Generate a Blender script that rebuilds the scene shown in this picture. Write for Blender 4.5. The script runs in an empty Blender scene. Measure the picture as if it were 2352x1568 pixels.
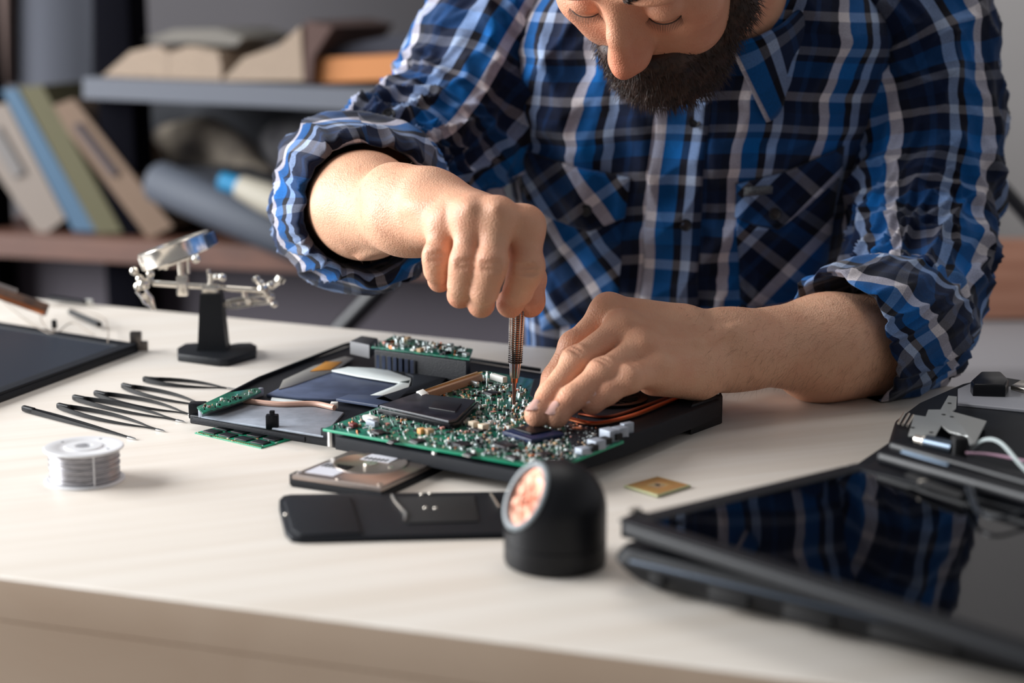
import bpy, bmesh, math, random
import numpy as np
from mathutils import Vector, Matrix
random.seed(7); RNG = np.random.RandomState(11)
SC = bpy.context.scene
COL = SC.collection
# ------------------------------------------------------------------ camera model (2352 x 1568)
F_PX = 4000.0; PITCH = math.radians(11.5); CAM_H = 0.35     # height over the table top (z = 0)
cp, sp_ = math.cos(PITCH), math.sin(PITCH)
def ray(px, py):
    x = (px-1176)/F_PX; y = -(py-784)/F_PX
    return np.array([x, cp + y*sp_, -sp_ + y*cp])
def Z(px, py, z=0.0):
    d = ray(px, py); t = (z-CAM_H)/d[2]
    return np.array([d[0]*t, d[1]*t, z])
def D(px, py, Y):
    d = ray(px, py); t = Y/d[1]
    return np.array([d[0]*t, Y, CAM_H + d[2]*t])
# ------------------------------------------------------------------ materials
def lin(c):
    out = []
    for v in c[:3]:
        v = v/255.0
        out.append(v/12.92 if v <= 0.04045 else ((v+0.055)/1.055)**2.4)
    return (out[0], out[1], out[2], 1.0)
MATS = {}
def new_mat(name):
    m = bpy.data.materials.new(name); m.use_nodes = True
    nt = m.node_tree; b = nt.nodes['Principled BSDF']
    return m, nt, b
def mat(name, col, rough=0.5, metal=0.0, spec=0.5, bump=0.0, bscale=200.0, var=0.0, vscale=40.0, coat=0.0, trans=0.0, col2=None, aniso=None, emit=0.0):
    if name in MATS: return MATS[name]
    m, nt, b = new_mat(name); N = nt.nodes.new; L = nt.links.new
    c = lin(col)
    b.inputs['Base Color'].default_value = c
    b.inputs['Roughness'].default_value = rough
    b.inputs['Metallic'].default_value = metal
    b.inputs['Specular IOR Level'].default_value = spec
    b.inputs['Coat Weight'].default_value = coat
    b.inputs['Transmission Weight'].default_value = trans
    if emit: b.inputs['Emission Color'].default_value = c; b.inputs['Emission Strength'].default_value = emit
    if var or col2 or bump:
        tc = N('ShaderNodeTexCoord'); mp = N('ShaderNodeMapping'); L(tc.outputs['Object'], mp.inputs[0])
        if aniso: mp.inputs['Scale'].default_value = aniso
    if var or col2:
        n = N('ShaderNodeTexNoise'); n.inputs['Scale'].default_value = vscale; n.inputs['Detail'].default_value = 5
        L(mp.outputs[0], n.inputs['Vector'])
        mx = N('ShaderNodeMix'); mx.data_type = 'RGBA'
        c2 = lin(col2) if col2 else tuple(min(1, v*(1-var)) for v in c[:3])+(1,)
        mx.inputs[6].default_value = c; mx.inputs[7].default_value = c2
        rp = N('ShaderNodeMapRange'); rp.inputs[1].default_value = 0.35; rp.inputs[2].default_value = 0.65
        L(n.outputs[0], rp.inputs[0]); L(rp.outputs[0], mx.inputs[0]); L(mx.outputs[2], b.inputs['Base Color'])
    if bump:
        n2 = N('ShaderNodeTexNoise'); n2.inputs['Scale'].default_value = bscale; n2.inputs['Detail'].default_value = 4
        L(mp.outputs[0], n2.inputs['Vector'])
        bp = N('ShaderNodeBump'); bp.inputs['Strength'].default_value = bump; bp.inputs['Distance'].default_value = 0.001
        L(n2.outputs[0], bp.inputs['Height']); L(bp.outputs[0], b.inputs['Normal'])
    MATS[name] = m
    return m
# ------------------------------------------------------------------ mesh collecting
class MB:
    """collects shapes, links them as ONE mesh object"""
    def __init__(s): s.v = []; s.f = []; s.m = []; s.n = 0
    def add(s, V, Fs, mi=0):
        V = np.asarray(V, float).reshape(-1, 3)
        o = s.n; s.v.append(V); s.n += len(V)
        for f in Fs: s.f.append(tuple(int(i)+o for i in f)); s.m.append(mi)
        return s
    def box(s, c, size, M=None, bev=0.0, mi=0):
        hx, hy, hz = [q/2 for q in size]
        if bev <= 0:
            V = [(x, y, z) for x in (-hx, hx) for y in (-hy, hy) for z in (-hz, hz)]
            Fs = [(0,1,3,2), (4,6,7,5), (0,4,5,1), (2,3,7,6), (0,2,6,4), (1,5,7,3)]
        else:
            bm = bmesh.new(); bmesh.ops.create_cube(bm, size=1)
            bmesh.ops.scale(bm, vec=size, verts=bm.verts)
            bmesh.ops.bevel(bm, geom=bm.edges[:], offset=min(bev, min(size)*0.45), segments=2, affect='EDGES', profile=0.5)
            bm.verts.index_update()
            V = [tuple(v.co) for v in bm.verts]; Fs = [[v.index for v in f.verts] for f in bm.faces]; bm.free()
        V = np.array(V)
        if M is not None: V = V @ np.asarray(M).T
        return s.add(V + np.asarray(c), Fs, mi)
    def prism(s, poly, z0, z1, bev=0.0, mi=0):
        """poly: list of (x,y), extruded between z0 and z1, optional top bevel"""
        P = [np.array(p[:2], float) for p in poly]; n = len(P)
        area = sum(P[i][0]*P[(i+1) % n][1]-P[(i+1) % n][0]*P[i][1] for i in range(n))
        if area < 0: P = P[::-1]
        V = []; rings = []
        def ring(off, z):
            r = []
            for i in range(n):
                a, b, c = P[i-1], P[i], P[(i+1) % n]
                e1 = (b-a)/(np.linalg.norm(b-a)+1e-12); e2 = (c-b)/(np.linalg.norm(c-b)+1e-12)
                n1 = np.array([-e1[1], e1[0]]); n2 = np.array([-e2[1], e2[0]])
                m = n1+n2; m = m/(max(0.35, (m@m)/2)+1e-12)
                q = b+m*off; r.append(len(V)); V.append((q[0], q[1], z))
            return r
        lv = [(0, z0), (0, z1)] if bev <= 0 else [(bev*.6, z0), (0, z0+bev*.6), (0, z1-bev), (bev*.35, z1-bev*.35), (bev, z1)]
        for off, z in lv: rings.append(ring(off, z))
        Fs = [tuple(rings[0][::-1]), tuple(rings[-1])]
        for a, b in zip(rings[:-1], rings[1:]):
            for i in range(n):
                j = (i+1) % n; Fs.append((a[i], a[j], b[j], b[i]))
        return s.add(V, Fs, mi)
    def tube(s, pts, r, seg=10, cap=True, mi=0, flat=1.0, up=None):
        P = np.array([np.asarray(p, float) for p in pts]); n = len(P)
        R = np.full(n, r, float) if np.isscalar(r) else np.array(r, float)
        T = np.gradient(P, axis=0); T /= np.linalg.norm(T, axis=1)[:, None]+1e-12
        u = np.array(up, float) if up is not None else (np.array([0, 0, 1.0]) if abs(T[0][2]) < .9 else np.array([1.0, 0, 0]))
        V = []; Fs = []
        for i in range(n):
            u = u - (u@T[i])*T[i]; u /= np.linalg.norm(u)+1e-12; w = np.cross(T[i], u)
            for k in range(seg):
                a = 2*math.pi*k/seg; V.append(P[i]+R[i]*(math.cos(a)*u*flat+math.sin(a)*w))
        for i in range(n-1):
            for k in range(seg):
                l = (k+1) % seg; Fs.append((i*seg+k, i*seg+l, (i+1)*seg+l, (i+1)*seg+k))
        if cap: Fs.append(tuple(range(seg))[::-1]); Fs.append(tuple((n-1)*seg+k for k in range(seg)))
        return s.add(V, Fs, mi)
    def lathe(s, prof, o=(0, 0, 0), axis=(0, 0, 1), seg=40, mi=0, close=False):
        ax = np.array(axis, float); ax /= np.linalg.norm(ax)
        u = np.cross(ax, [0, 1, 0]); 
        if np.linalg.norm(u) < .1: u = np.cross(ax, [1, 0, 0])
        u /= np.linalg.norm(u); w = np.cross(ax, u); o = np.array(o, float)
        V = []; Fs = []
        for r, h in prof:
            for k in range(seg):
                a = 2*math.pi*k/seg; V.append(o+ax*h+r*(math.cos(a)*u+math.sin(a)*w))
        n = len(prof)
        for i in range(n-1):
            for k in range(seg):
                l = (k+1) % seg; Fs.append((i*seg+k, i*seg+l, (i+1)*seg+l, (i+1)*seg+k))
        if not close: Fs.append(tuple(range(seg))[::-1]); Fs.append(tuple((n-1)*seg+k for k in range(seg)))
        return s.add(V, Fs, mi)
    def ball(s, c, r, seg=12, mi=0):
        pr = [(max(1e-5, r*math.sin(math.pi*i/seg)), -r*math.cos(math.pi*i/seg)) for i in range(seg+1)]
        return s.lathe(pr, c, seg=seg*2, mi=mi)
    def build(s, name, m, parent=None, smooth=True, ang=35, **props):
        V = np.concatenate(s.v)
        return mesh_obj(name, V, s.f, m, parent, smooth, ang, s.m, **props)
def mesh_obj(name, V, Fs, m, parent=None, smooth=True, ang=35, mi=None, uv=None, **props):
    V = np.asarray(V, float)
    org = np.zeros(3)
    if parent is None and len(V):       # origin at the base of the thing
        org = np.array([(V[:, 0].min()+V[:, 0].max())/2, (V[:, 1].min()+V[:, 1].max())/2, V[:, 2].min()])
    elif parent is not None:
        org = np.array(parent['_o']) if '_o' in parent else np.zeros(3)
    me = bpy.data.meshes.new(name); me.from_pydata((V-org).tolist(), [], [tuple(f) for f in Fs]); 
    ms = m if isinstance(m, (list, tuple)) else [m]
    for q in ms: me.materials.append(q)
    if mi is not None and len(ms) > 1: me.polygons.foreach_set('material_index', np.array(mi, dtype=np.int32))
    if uv is not None:
        ul = me.uv_layers.new(name='UVMap'); li = np.zeros(len(me.loops), dtype=np.int32); me.loops.foreach_get('vertex_index', li)
        ul.data.foreach_set('uv', np.asarray(uv, dtype=np.float32)[li].ravel())
    if smooth:
        me.polygons.foreach_set('use_smooth', [True]*len(me.polygons))
        if ang < 180: me.set_sharp_from_angle(angle=math.radians(ang))
    me.validate(); me.update()
    o = bpy.data.objects.new(name, me); COL.objects.link(o)
    o['_o'] = [float(q) for q in org]
    if parent is not None: o.parent = parent
    else: o.location = org
    for k, v in props.items(): o[k] = v
    return o
def tag(o, label=None, category=None, group=None, kind=None):
    if label: o['label'] = label
    if category: o['category'] = category
    if group: o['group'] = group
    if kind: o['kind'] = kind
    return o
def thing(name, loc, label, category, group=None):
    o = bpy.data.objects.new(name, None); o.empty_display_size = 0.02; COL.objects.link(o)
    o.location = loc; o['_o'] = [float(q) for q in loc]
    return tag(o, label, category, group)
# ------------------------------------------------------------------ noise in numpy
_P = np.random.RandomState(3).permutation(256); _P = np.concatenate([_P, _P, _P])
_G = np.random.RandomState(4).normal(size=(256, 3)); _G /= np.linalg.norm(_G, axis=1)[:, None]
def noise3(p):
    p = np.asarray(p, float); i = np.floor(p).astype(int); f = p-i; u = f*f*f*(f*(f*6-15)+10); i &= 255
    r = 0
    for dx in (0, 1):
        for dy in (0, 1):
            for dz in (0, 1):
                h = _P[_P[_P[(i[..., 0]+dx) & 255]+((i[..., 1]+dy) & 255)]+((i[..., 2]+dz) & 255)]
                g = _G[h]; d = f-np.array([dx, dy, dz])
                w = (u[..., 0] if dx else 1-u[..., 0])*(u[..., 1] if dy else 1-u[..., 1])*(u[..., 2] if dz else 1-u[..., 2])
                r = r + w*(g*d).sum(-1)
    return r*1.6
def fbm(p, o=3):
    r = 0; a = 1.0
    for k in range(o): r = r+a*noise3(np.asarray(p)*2**k+k*17.3); a *= .5
    return r
def noise2(u, v, s=0.0): return noise3(np.stack([u, v, np.full_like(u, s)], -1))
def smooth01(x): x = np.clip(x, 0, 1); return x*x*(3-2*x)
# ------------------------------------------------------------------ implicit surfaces
class Field:
    def __init__(s, lo, hi, step):
        s.lo = np.array(lo, float); s.step = step
        s.n = np.ceil((np.array(hi)-s.lo)/step).astype(int)+1
        s.ax = [s.lo[i]+step*np.arange(s.n[i]) for i in range(3)]
        s.v = np.full(tuple(s.n), 1.0, dtype=np.float32)
    def win(s, lo, hi):
        a = np.clip(np.floor((np.array(lo)-s.lo)/s.step).astype(int), 0, s.n); b = np.clip(np.ceil((np.array(hi)-s.lo)/s.step).astype(int)+1, 0, s.n)
        sl = tuple(slice(a[i], b[i]) for i in range(3))
        if any(b[i] <= a[i] for i in range(3)): return None, None
        X, Y, Zz = np.meshgrid(s.ax[0][sl[0]], s.ax[1][sl[1]], s.ax[2][sl[2]], indexing='ij')
        return sl, np.stack([X, Y, Zz], -1).astype(np.float32)
def smin(a, b, k):
    if k <= 0: return np.minimum(a, b)
    h = np.maximum(k-np.abs(a-b), 0)/k
    return np.minimum(a, b)-h*h*k*.25
def cone_sd(P, a, b, r1, r2):
    a = np.asarray(a, np.float32); b = np.asarray(b, np.float32); ba = b-a; l2 = float(ba@ba)+1e-12
    t = np.clip(((P-a)@ba)/l2, 0, 1)
    return np.linalg.norm(P-a-t[..., None]*ba, axis=-1)-(r1+(r2-r1)*t)
def ell_sd(P, c, r, R=None):
    q = P-np.asarray(c, np.float32)
    if R is not None: q = q@np.asarray(R, np.float32)      # columns of R = axes
    r = np.asarray(r, np.float32); k0 = np.linalg.norm(q/r, axis=-1); k1 = np.linalg.norm(q/(r*r), axis=-1)+1e-6
    return k0*(k0-1)/k1
def put_cone(F, v, a, b, r1, r2, k=.006):
    m = max(r1, r2)+k+.008
    sl, P = F.win(np.minimum(a, b)-m, np.maximum(a, b)+m)
    if sl is None: return
    v[sl] = smin(v[sl], cone_sd(P, a, b, r1, r2).astype(np.float32), k)
def put_ell(F, v, c, r, R=None, k=.006, sub=False):
    m = max(r)+k+.008; sl, P = F.win(np.asarray(c)-m, np.asarray(c)+m)
    if sl is None: return
    d = ell_sd(P, c, r, R).astype(np.float32)
    v[sl] = -smin(-v[sl], d, k) if sub else smin(v[sl], d, k)
def put_chain(F, v, pts, rs, k=.005):
    for i in range(len(pts)-1): put_cone(F, v, np.asarray(pts[i]), np.asarray(pts[i+1]), rs[i], rs[i+1], k)
def cut_cone(F, v, a, b, r1, r2, k=.003):
    a = np.asarray(a); b = np.asarray(b); m = max(r1, r2)+k+.006
    sl, P = F.win(np.minimum(a, b)-m, np.maximum(a, b)+m)
    if sl is None: return
    v[sl] = -smin(-v[sl], cone_sd(P, a, b, r1, r2).astype(np.float32), k)
def surface_net(F):
    v = F.v; ins = v < 0
    c = [ins[dx:v.shape[0]-1+dx, dy:v.shape[1]-1+dy, dz:v.shape[2]-1+dz] for dx in (0, 1) for dy in (0, 1) for dz in (0, 1)]
    s = sum(q.astype(np.int8) for q in c); act = (s > 0) & (s < 8)
    idx = np.argwhere(act); vid = np.full(act.shape, -1, dtype=np.int64); vid[act] = np.arange(len(idx))
    offs = np.array([(dx, dy, dz) for dx in (0, 1) for dy in (0, 1) for dz in (0, 1)])
    cv = np.stack([v[idx[:, 0]+o[0], idx[:, 1]+o[1], idx[:, 2]+o[2]] for o in offs], 1)
    acc = np.zeros((len(idx), 3)); cnt = np.zeros(len(idx))
    for i in range(8):
        for j in range(i+1, 8):
            if np.abs(offs[i]-offs[j]).sum() != 1: continue
            a, b = cv[:, i], cv[:, j]; m = (a < 0) != (b < 0)
            t = np.where(m, a/np.where(m, a-b, 1), 0)[:, None]
            acc += np.where(m[:, None], offs[i]+(offs[j]-offs[i])*t, 0); cnt += m
    V = F.lo+F.step*(idx+acc/cnt[:, None])
    faces = []
    for ax in range(3):
        o1, o2 = [(1, 2), (2, 0), (0, 1)][ax]
        sl0 = [slice(1, -1)]*3; sl1 = [slice(1, -1)]*3
        sl0[ax] = slice(0, -1); sl1[ax] = slice(1, None)
        A = ins[tuple(sl0)]; B = ins[tuple(sl1)]
        e = np.argwhere(A != B)
        base = e.copy(); base[:, o1] += 1; base[:, o2] += 1
        if not len(e): continue
        fl = A[tuple(e.T)]
        def cid(d1, d2):
            q = base.copy(); q[:, o1] -= d1; q[:, o2] -= d2; return vid[tuple(q.T)]
        q = np.stack([cid(0, 0), cid(1, 0), cid(1, 1), cid(0, 1)], 1)
        q[~fl] = q[~fl][:, ::-1]; faces.append(q)
    return V, np.concatenate(faces)
def relax(V, Fq, it=1, lam=.5):
    n = len(V); e = np.concatenate([Fq[:, [0, 1]], Fq[:, [1, 2]], Fq[:, [2, 3]], Fq[:, [3, 0]]]); e = np.concatenate([e, e[:, ::-1]])
    cnt = np.bincount(e[:, 0], minlength=n)[:, None]+1e-9
    for _ in range(it):
        s = np.stack([np.bincount(e[:, 0], weights=V[e[:, 1], k], minlength=n) for k in range(3)], 1)
        V = V+lam*(s/cnt-V)
    return V
def catmull(P, n, closed=False):
    P = [np.asarray(p, float) for p in P]; out = []
    m = len(P)
    for i in range(m-1 if not closed else m):
        p1, p2 = P[i], P[(i+1) % m]
        p0 = P[i-1] if (i > 0 or closed) else 2*p1-p2
        p3 = P[(i+2) % m] if (i+2 < m or closed) else 2*p2-p1
        for k in range(n):
            t = k/n
            out.append(.5*((2*p1)+(-p0+p2)*t+(2*p0-5*p1+4*p2-p3)*t*t+(-p0+3*p1-3*p2+p3)*t**3))
    if not closed: out.append(P[-1])
    return np.array(out)
# ================================================================== PERSON : body
def skin_material():
    m, nt, b = new_mat('skin'); N = nt.nodes.new; L = nt.links.new
    at = N('ShaderNodeAttribute'); at.attribute_name = 'flush'
    tc = N('ShaderNodeTexCoord')
    n = N('ShaderNodeTexNoise'); n.inputs['Scale'].default_value = 45; n.inputs['Detail'].default_value = 6; L(tc.outputs['Object'], n.inputs['Vector'])
    mx = N('ShaderNodeMix'); mx.data_type = 'RGBA'; mx.inputs[6].default_value = lin((226, 174, 142)); mx.inputs[7].default_value = lin((210, 132, 102))
    ad = N('ShaderNodeMath'); ad.operation = 'MULTIPLY_ADD'; ad.inputs[1].default_value = .9; L(n.outputs[0], ad.inputs[0])
    sb = N('ShaderNodeMath'); sb.operation = 'SUBTRACT'; sb.inputs[1].default_value = .38; L(at.outputs['Fac'], sb.inputs[0]); L(sb.outputs[0], ad.inputs[2])
    L(ad.outputs[0], mx.inputs[0]); L(mx.outputs[2], b.inputs['Base Color'])
    b.inputs['Roughness'].default_value = .48; b.inputs['Specular IOR Level'].default_value = .4
    b.inputs['Subsurface Weight'].default_value = .12; b.inputs['Subsurface Scale'].default_value = .006
    b.inputs['Subsurface Radius'].default_value = (1, .35, .2)
    v = N('ShaderNodeTexVoronoi'); v.inputs['Scale'].default_value = 650; L(tc.outputs['Object'], v.inputs['Vector'])
    n2 = N('ShaderNodeTexNoise'); n2.inputs['Scale'].default_value = 160; n2.inputs['Detail'].default_value = 5; L(tc.outputs['Object'], n2.inputs['Vector'])
    a2 = N('ShaderNodeMath'); a2.operation = 'ADD'; L(v.outputs[0], a2.inputs[0]); L(n2.outputs[0], a2.inputs[1])
    bp = N('ShaderNodeBump'); bp.inputs['Strength'].default_value = .35; bp.inputs['Distance'].default_value = .0011
    L(a2.outputs[0], bp.inputs['Height']); L(bp.outputs[0], b.inputs['Normal'])
    return m
SKIN = skin_material()
NAIL = mat('fingernail', (226, 180, 168), .28, coat=.3)
LIPS = mat('lip', (170, 95, 85), .4)
pieces = []      # (V, quads)
flush_pts = []   # (point, radius, amount)
nails = MB()

def nail(c, along, normal, w=.0062, l=.0075):
    a = np.array(along, float); a /= np.linalg.norm(a); n = np.array(normal, float); n -= (n@a)*a; n /= np.linalg.norm(n); t = np.cross(a, n)
    V = []; Fs = []; nu, nv = 9, 9
    for i in range(nu):
        for j in range(nv):
            u = -1+2*i/(nu-1); v = -1+2*j/(nv-1)
            rr = math.sqrt(max(0, 1-.55*u*u*v*v))
            V.append(np.array(c)+t*w*u*rr+a*l*v*rr+n*(.0018*(1-u*u)*1.35-.0011))
    for i in range(nu-1):
        for j in range(nv-1):
            q = (i*nv+j, (i+1)*nv+j, (i+1)*nv+j+1, i*nv+j+1); Fs.append(q if np.dot(np.cross(t, a), n) > 0 else q[::-1])
    nails.add(V, Fs)

# ---- right hand + forearm (left in the picture), hand closed on the screwdriver
R = {}
R['elbow'] = D(770, 452, 1.62); R['fore'] = D(838, 472, 1.50); R['wrist'] = D(935, 498, 1.405)
mcp = [D(1205, 520, 1.325), D(1143, 500, 1.312), D(1083, 500, 1.316), D(1022, 520, 1.334)]
pip = [D(1211, 612, 1.312), D(1128, 604, 1.296), D(1070, 600, 1.302), D(1005, 585, 1.318)]
dip = [D(1190, 668, 1.322), D(1112, 668, 1.302), D(1060, 655, 1.308), D(1003, 622, 1.324)]
tip = [D(1172, 697, 1.335), D(1105, 698, 1.322), D(1057, 677, 1.328), D(1010, 643, 1.340)]
frd = [(.0138, .0120, .0112, .0095), (.0128, .0113, .0108, .0092), (.0122, .0107, .0102, .0090), (.0115, .0098, .0092, .0082)]
F = Field([-.185, 1.25, .015], [.06, 1.66, .235], .00135)
palm = np.full(F.v.shape, 1.0, np.float32)
put_cone(F, palm, R['elbow'], R['fore'], .050, .043, .02)
put_cone(F, palm, R['fore'], R['wrist'], .043, .0285, .02)
dor = D(985, 462, 1.385); dor2 = D(965, 520, 1.40)
put_cone(F, palm, R['wrist'], dor, .028, .024, .02)
put_cone(F, palm, R['wrist']+np.array([0, .006, .010]), dor, .027, .022, .02)
put_cone(F, palm, D(900, 440, 1.425), D(965, 462, 1.395), .022, .018, .015)
for i in range(4):
    st = D([1040, 1010, 985, 965][i], [478, 478, 486, 505][i], [1.385, 1.375, 1.375, 1.385][i])
    put_cone(F, palm, st, mcp[i], .020, .0148 if i < 3 else .0135, .014)
put_cone(F, palm, D(1000, 520, 1.41), D(1130, 560, 1.39), .022, .016, .015)       # palm heel / thenar
put_ell(F, palm, D(990, 470, 1.36), (.02, .02, .008), k=.012)
for i in range(4): put_ell(F, palm, mcp[i]+np.array([0, -.004, .003]), (.0118, .0118, .0118), k=.008)
vein = [D(1190, 488, 1.318), D(1120, 470, 1.34), D(1040, 452, 1.36), D(965, 430, 1.385)]
for a, b in [(D(1200, 500, 1.309), D(1060, 452, 1.362)), (D(1140, 480, 1.298), D(1020, 448, 1.362)), (D(1080, 480, 1.303), D(995, 455, 1.362)), (D(1020, 500, 1.322), D(975, 470, 1.37))]:
    put_cone(F, palm, a, b, .0032, .0026, .007)
for ch in ([D(770, 400, 1.49), D(850, 430, 1.455), D(915, 455, 1.395), D(960, 480, 1.37)], [D(800, 560, 1.47), D(870, 500, 1.433), D(930, 470, 1.39)], [D(830, 590, 1.47), D(905, 545, 1.42), D(960, 520, 1.385)]):
    put_chain(F, palm, ch, [.003, .0032, .003, .0026][:len(ch)], .007)
res = palm.copy()
for i in range(4):
    fv = palm.copy()
    g = np.full(F.v.shape, 1.0, np.float32)
    put_chain(F, g, [mcp[i], pip[i], dip[i], tip[i]], frd[i], .004)
    put_ell(F, g, pip[i]+np.array([0, -.0012, 0]), (frd[i][1]*1.03,)*3, k=.006)
    mid = (pip[i]*.55+dip[i]*.45); put_ell(F, g, mid, (frd[i][1]*1.0, frd[i][1]*1.0, .010), k=.006)
    pad = tip[i]; put_ell(F, g, pad, (frd[i][3]*1.12, frd[i][3]*1.1, frd[i][3]*1.15), k=.004)
    fv = smin(fv, g, .009); res = np.minimum(res, fv)
    flush_pts += [(tip[i], .022, .55), (pip[i], .014, .45), (mcp[i], .018, .3)]
th = [D(1075, 540, 1.405), D(1165, 570, 1.392), D(1217, 640, 1.372), D(1217, 690, 1.360)]
g = np.full(F.v.shape, 1.0, np.float32); put_chain(F, g, th, [.021, .0155, .0125, .0108], .006); put_ell(F, g, th[3], (.0118, .0118, .0135), k=.005)
res = np.minimum(res, smin(palm, g, .012)); flush_pts.append((th[3], .03, .6))
F.v = res
# creases over the knuckles
for i in range(4):
    for dz in (-.0028, .0020):
        c = pip[i]+np.array([0, -frd[i][1]-.0011, dz]); cut_cone(F, F.v, c-np.array([.006, 0, 0]), c+np.array([.006, 0, 0]), .0013, .0013, .003)
V, Q = surface_net(F); V = relax(V, Q, 2, .5); pieces.append((V, Q)); del F, res, palm, g, fv
# ---- left hand + forearm (right in the picture), finger tips on the board
Lw = D(1668, 797, 1.405); Le = D(2048, 776, 1.512); Lf = D(1900, 795, 1.465)
mcp = [D(1398, 718, 1.378), D(1432, 757, 1.352), D(1476, 800, 1.336), D(1510, 850, 1.328)]
pip = [D(1318, 795, 1.362), D(1325, 832, 1.320), D(1385, 858, 1.302), D(1447, 868, 1.300)]
dip = [D(1272, 868, 1.352), D(1266, 906, 1.294), D(1312, 915, 1.284), D(1392, 902, 1.292)]
tip = [D(1255, 915, 1.338), D(1234, 952, 1.275), D(1277, 954, 1.275), D(1360, 923, 1.290)]
frd = [(.0125, .0105, .0095, .0085), (.0130, .0112, .0098, .0086), (.0128, .0110, .0098, .0086), (.0120, .0104, .0094, .0084)]
F = Field([-.0, 1.235, -.004], [.36, 1.60, .145], .00135)
palm = np.full(F.v.shape, 1.0, np.float32)
put_cone(F, palm, Le, Lf, .0415, .0425, .02); put_cone(F, palm, Lf, Lw, .0415, .0285, .02)
put_cone(F, palm, D(1990, 850, 1.50), D(1860, 850, 1.47), .026, .022, .02)
k0 = D(1585, 790, 1.385)
put_cone(F, palm, Lw, k0, .0285, .026, .02); put_cone(F, palm, D(1720, 815, 1.41), D(1600, 840, 1.375), .026, .022, .016)
for i in range(4):
    st = D([1560, 1570, 1580, 1600][i], [752, 778, 805, 845][i], [1.395, 1.382, 1.375, 1.37][i])
    put_cone(F, palm, st, mcp[i], .0195, .0148 if i < 3 else .0142, .013)
put_cone(F, palm, D(1600, 860, 1.37), D(1500, 868, 1.335), .019, .0135, .012)      # outer edge of the hand
put_cone(F, palm, D(1600, 800, 1.42), D(1480, 800, 1.40), .020, .018, .012)
for i in range(4): put_ell(F, palm, mcp[i]+np.array([0, -.004, .004]), (.0118, .0118, .0118), k=.008)
for a, b in [(D(1400, 700, 1.375), D(1620, 745, 1.388)), (D(1440, 742, 1.340), D(1620, 762, 1.372)), (D(1482, 785, 1.322), D(1625, 785, 1.362)), (D(1520, 835, 1.318), D(1640, 805, 1.366))]:
    put_cone(F, palm, a, b, .0034, .0026, .007)
for ch in ([D(1500, 760, 1.345), D(1560, 800, 1.35), D(1600, 790, 1.352), D(1680, 760, 1.375), D(1790, 745, 1.42)], [D(1540, 820, 1.335), D(1590, 800, 1.352), D(1650, 820, 1.365)], [D(1650, 760, 1.372), D(1700, 800, 1.38), D(1800, 820, 1.42)]):
    put_chain(F, palm, ch, [.0026, .003, .0028, .003, .003][:len(ch)], .006)
put_ell(F, palm, D(1700, 790, 1.385), (.012, .010, .011), k=.012)
res = palm.copy()
for i in range(4):
    g = np.full(F.v.shape, 1.0, np.float32)
    put_chain(F, g, [mcp[i], pip[i], dip[i], tip[i]], frd[i], .004)
    put_ell(F, g, pip[i]+np.array([-.0006, -.0012, .001]), (frd[i][1]*1.04,)*3, k=.006)
    put_ell(F, g, tip[i], (frd[i][3]*1.08,)*3, k=.004)
    res = np.minimum(res, smin(palm, g, .008))
    flush_pts += [(tip[i], .022, .45), (pip[i], .014, .4), (mcp[i], .02, .3)]
    if i:
        al = tip[i]-dip[i]; al /= np.linalg.norm(al); nr = np.array([-.55, -.62, .56]); nr -= (nr@al)*al; nr /= np.linalg.norm(nr)
        nail(tip[i]+al*.0005+nr*(frd[i][3]*1.03), al, nr, .0058, .0066)
th = [D(1560, 830, 1.41), D(1450, 850, 1.405), D(1360, 890, 1.375), D(1300, 925, 1.345)]
g = np.full(F.v.shape, 1.0, np.float32); put_chain(F, g, th, [.020, .015, .012, .0098], .006)
res = np.minimum(res, smin(palm, g, .012)); F.v = res
for i in (1, 2, 3):
    ax = pip[i]-mcp[i]; ax /= np.linalg.norm(ax); up = np.array([-.3, -.6, .74]); up -= (up@ax)*ax; up /= np.linalg.norm(up); sd = np.cross(ax, up)
    for q in (-.0028, .0020):
        c = pip[i]+ax*q+up*(frd[i][1]*1.04+.0011); cut_cone(F, F.v, c-sd*.006, c+sd*.006, .0013, .0013, .003)
V, Q = surface_net(F); V = relax(V, Q, 2, .5); V[:, 2] = np.maximum(V[:, 2], .0003); pieces.append((V, Q)); del F, res, palm, g
# ---- head
yaw, pit = math.radians(34), math.radians(58)
HF = np.array([-math.sin(yaw)*math.cos(pit), -math.cos(yaw)*math.cos(pit), -math.sin(pit)])
HU = np.array([-math.sin(yaw)*math.sin(pit), -math.cos(yaw)*math.sin(pit), math.cos(pit)])
HX = np.cross(HF, HU)                       # towards the person's right
rl = math.radians(8); HX, HU = HX*math.cos(rl)+HU*math.sin(rl), HU*math.cos(rl)-HX*math.sin(rl)
HR = np.stack([HX, HF, HU], 1)
HS = 1.07
HO = D(1430, 166, 1.45)-HR@np.array([0, .117, -.030])*HS
def hp(x, y, z): return HO+HR@(np.array([x, y, z])*HS)
def he(F, v, c, r, k=.01, sub=False, rot=None):
    Rm = HR if rot is None else HR@rot
    put_ell(F, v, hp(*c), np.array(r)*HS, Rm, k, sub)
def hc(F, v, a, b, r1, r2, k=.01): put_cone(F, v, hp(*a), hp(*b), r1*HS, r2*HS, k)
NECK = D(1690, 50, 1.66)
F = Field(HO-.19, HO+np.array([.20, .27, .17]), .0019)
v = F.v
he(F, v, (0, -.012, .040), (.077, .098, .085)); he(F, v, (0, .030, -.028), (.062, .060, .080), .02)
for s in (-1, 1):
    hc(F, v, (s*.058, -.008, -.050), (s*.014, .070, -.104), .017, .018, .018)
    he(F, v, (s*.043, .058, -.016), (.026, .026, .022), .018)
    he(F, v, (s*.038, .055, -.045), (.022, .028, .028), .018)
    he(F, v, (s*.030, .082, .034), (.024, .012, .009), .012)
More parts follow.
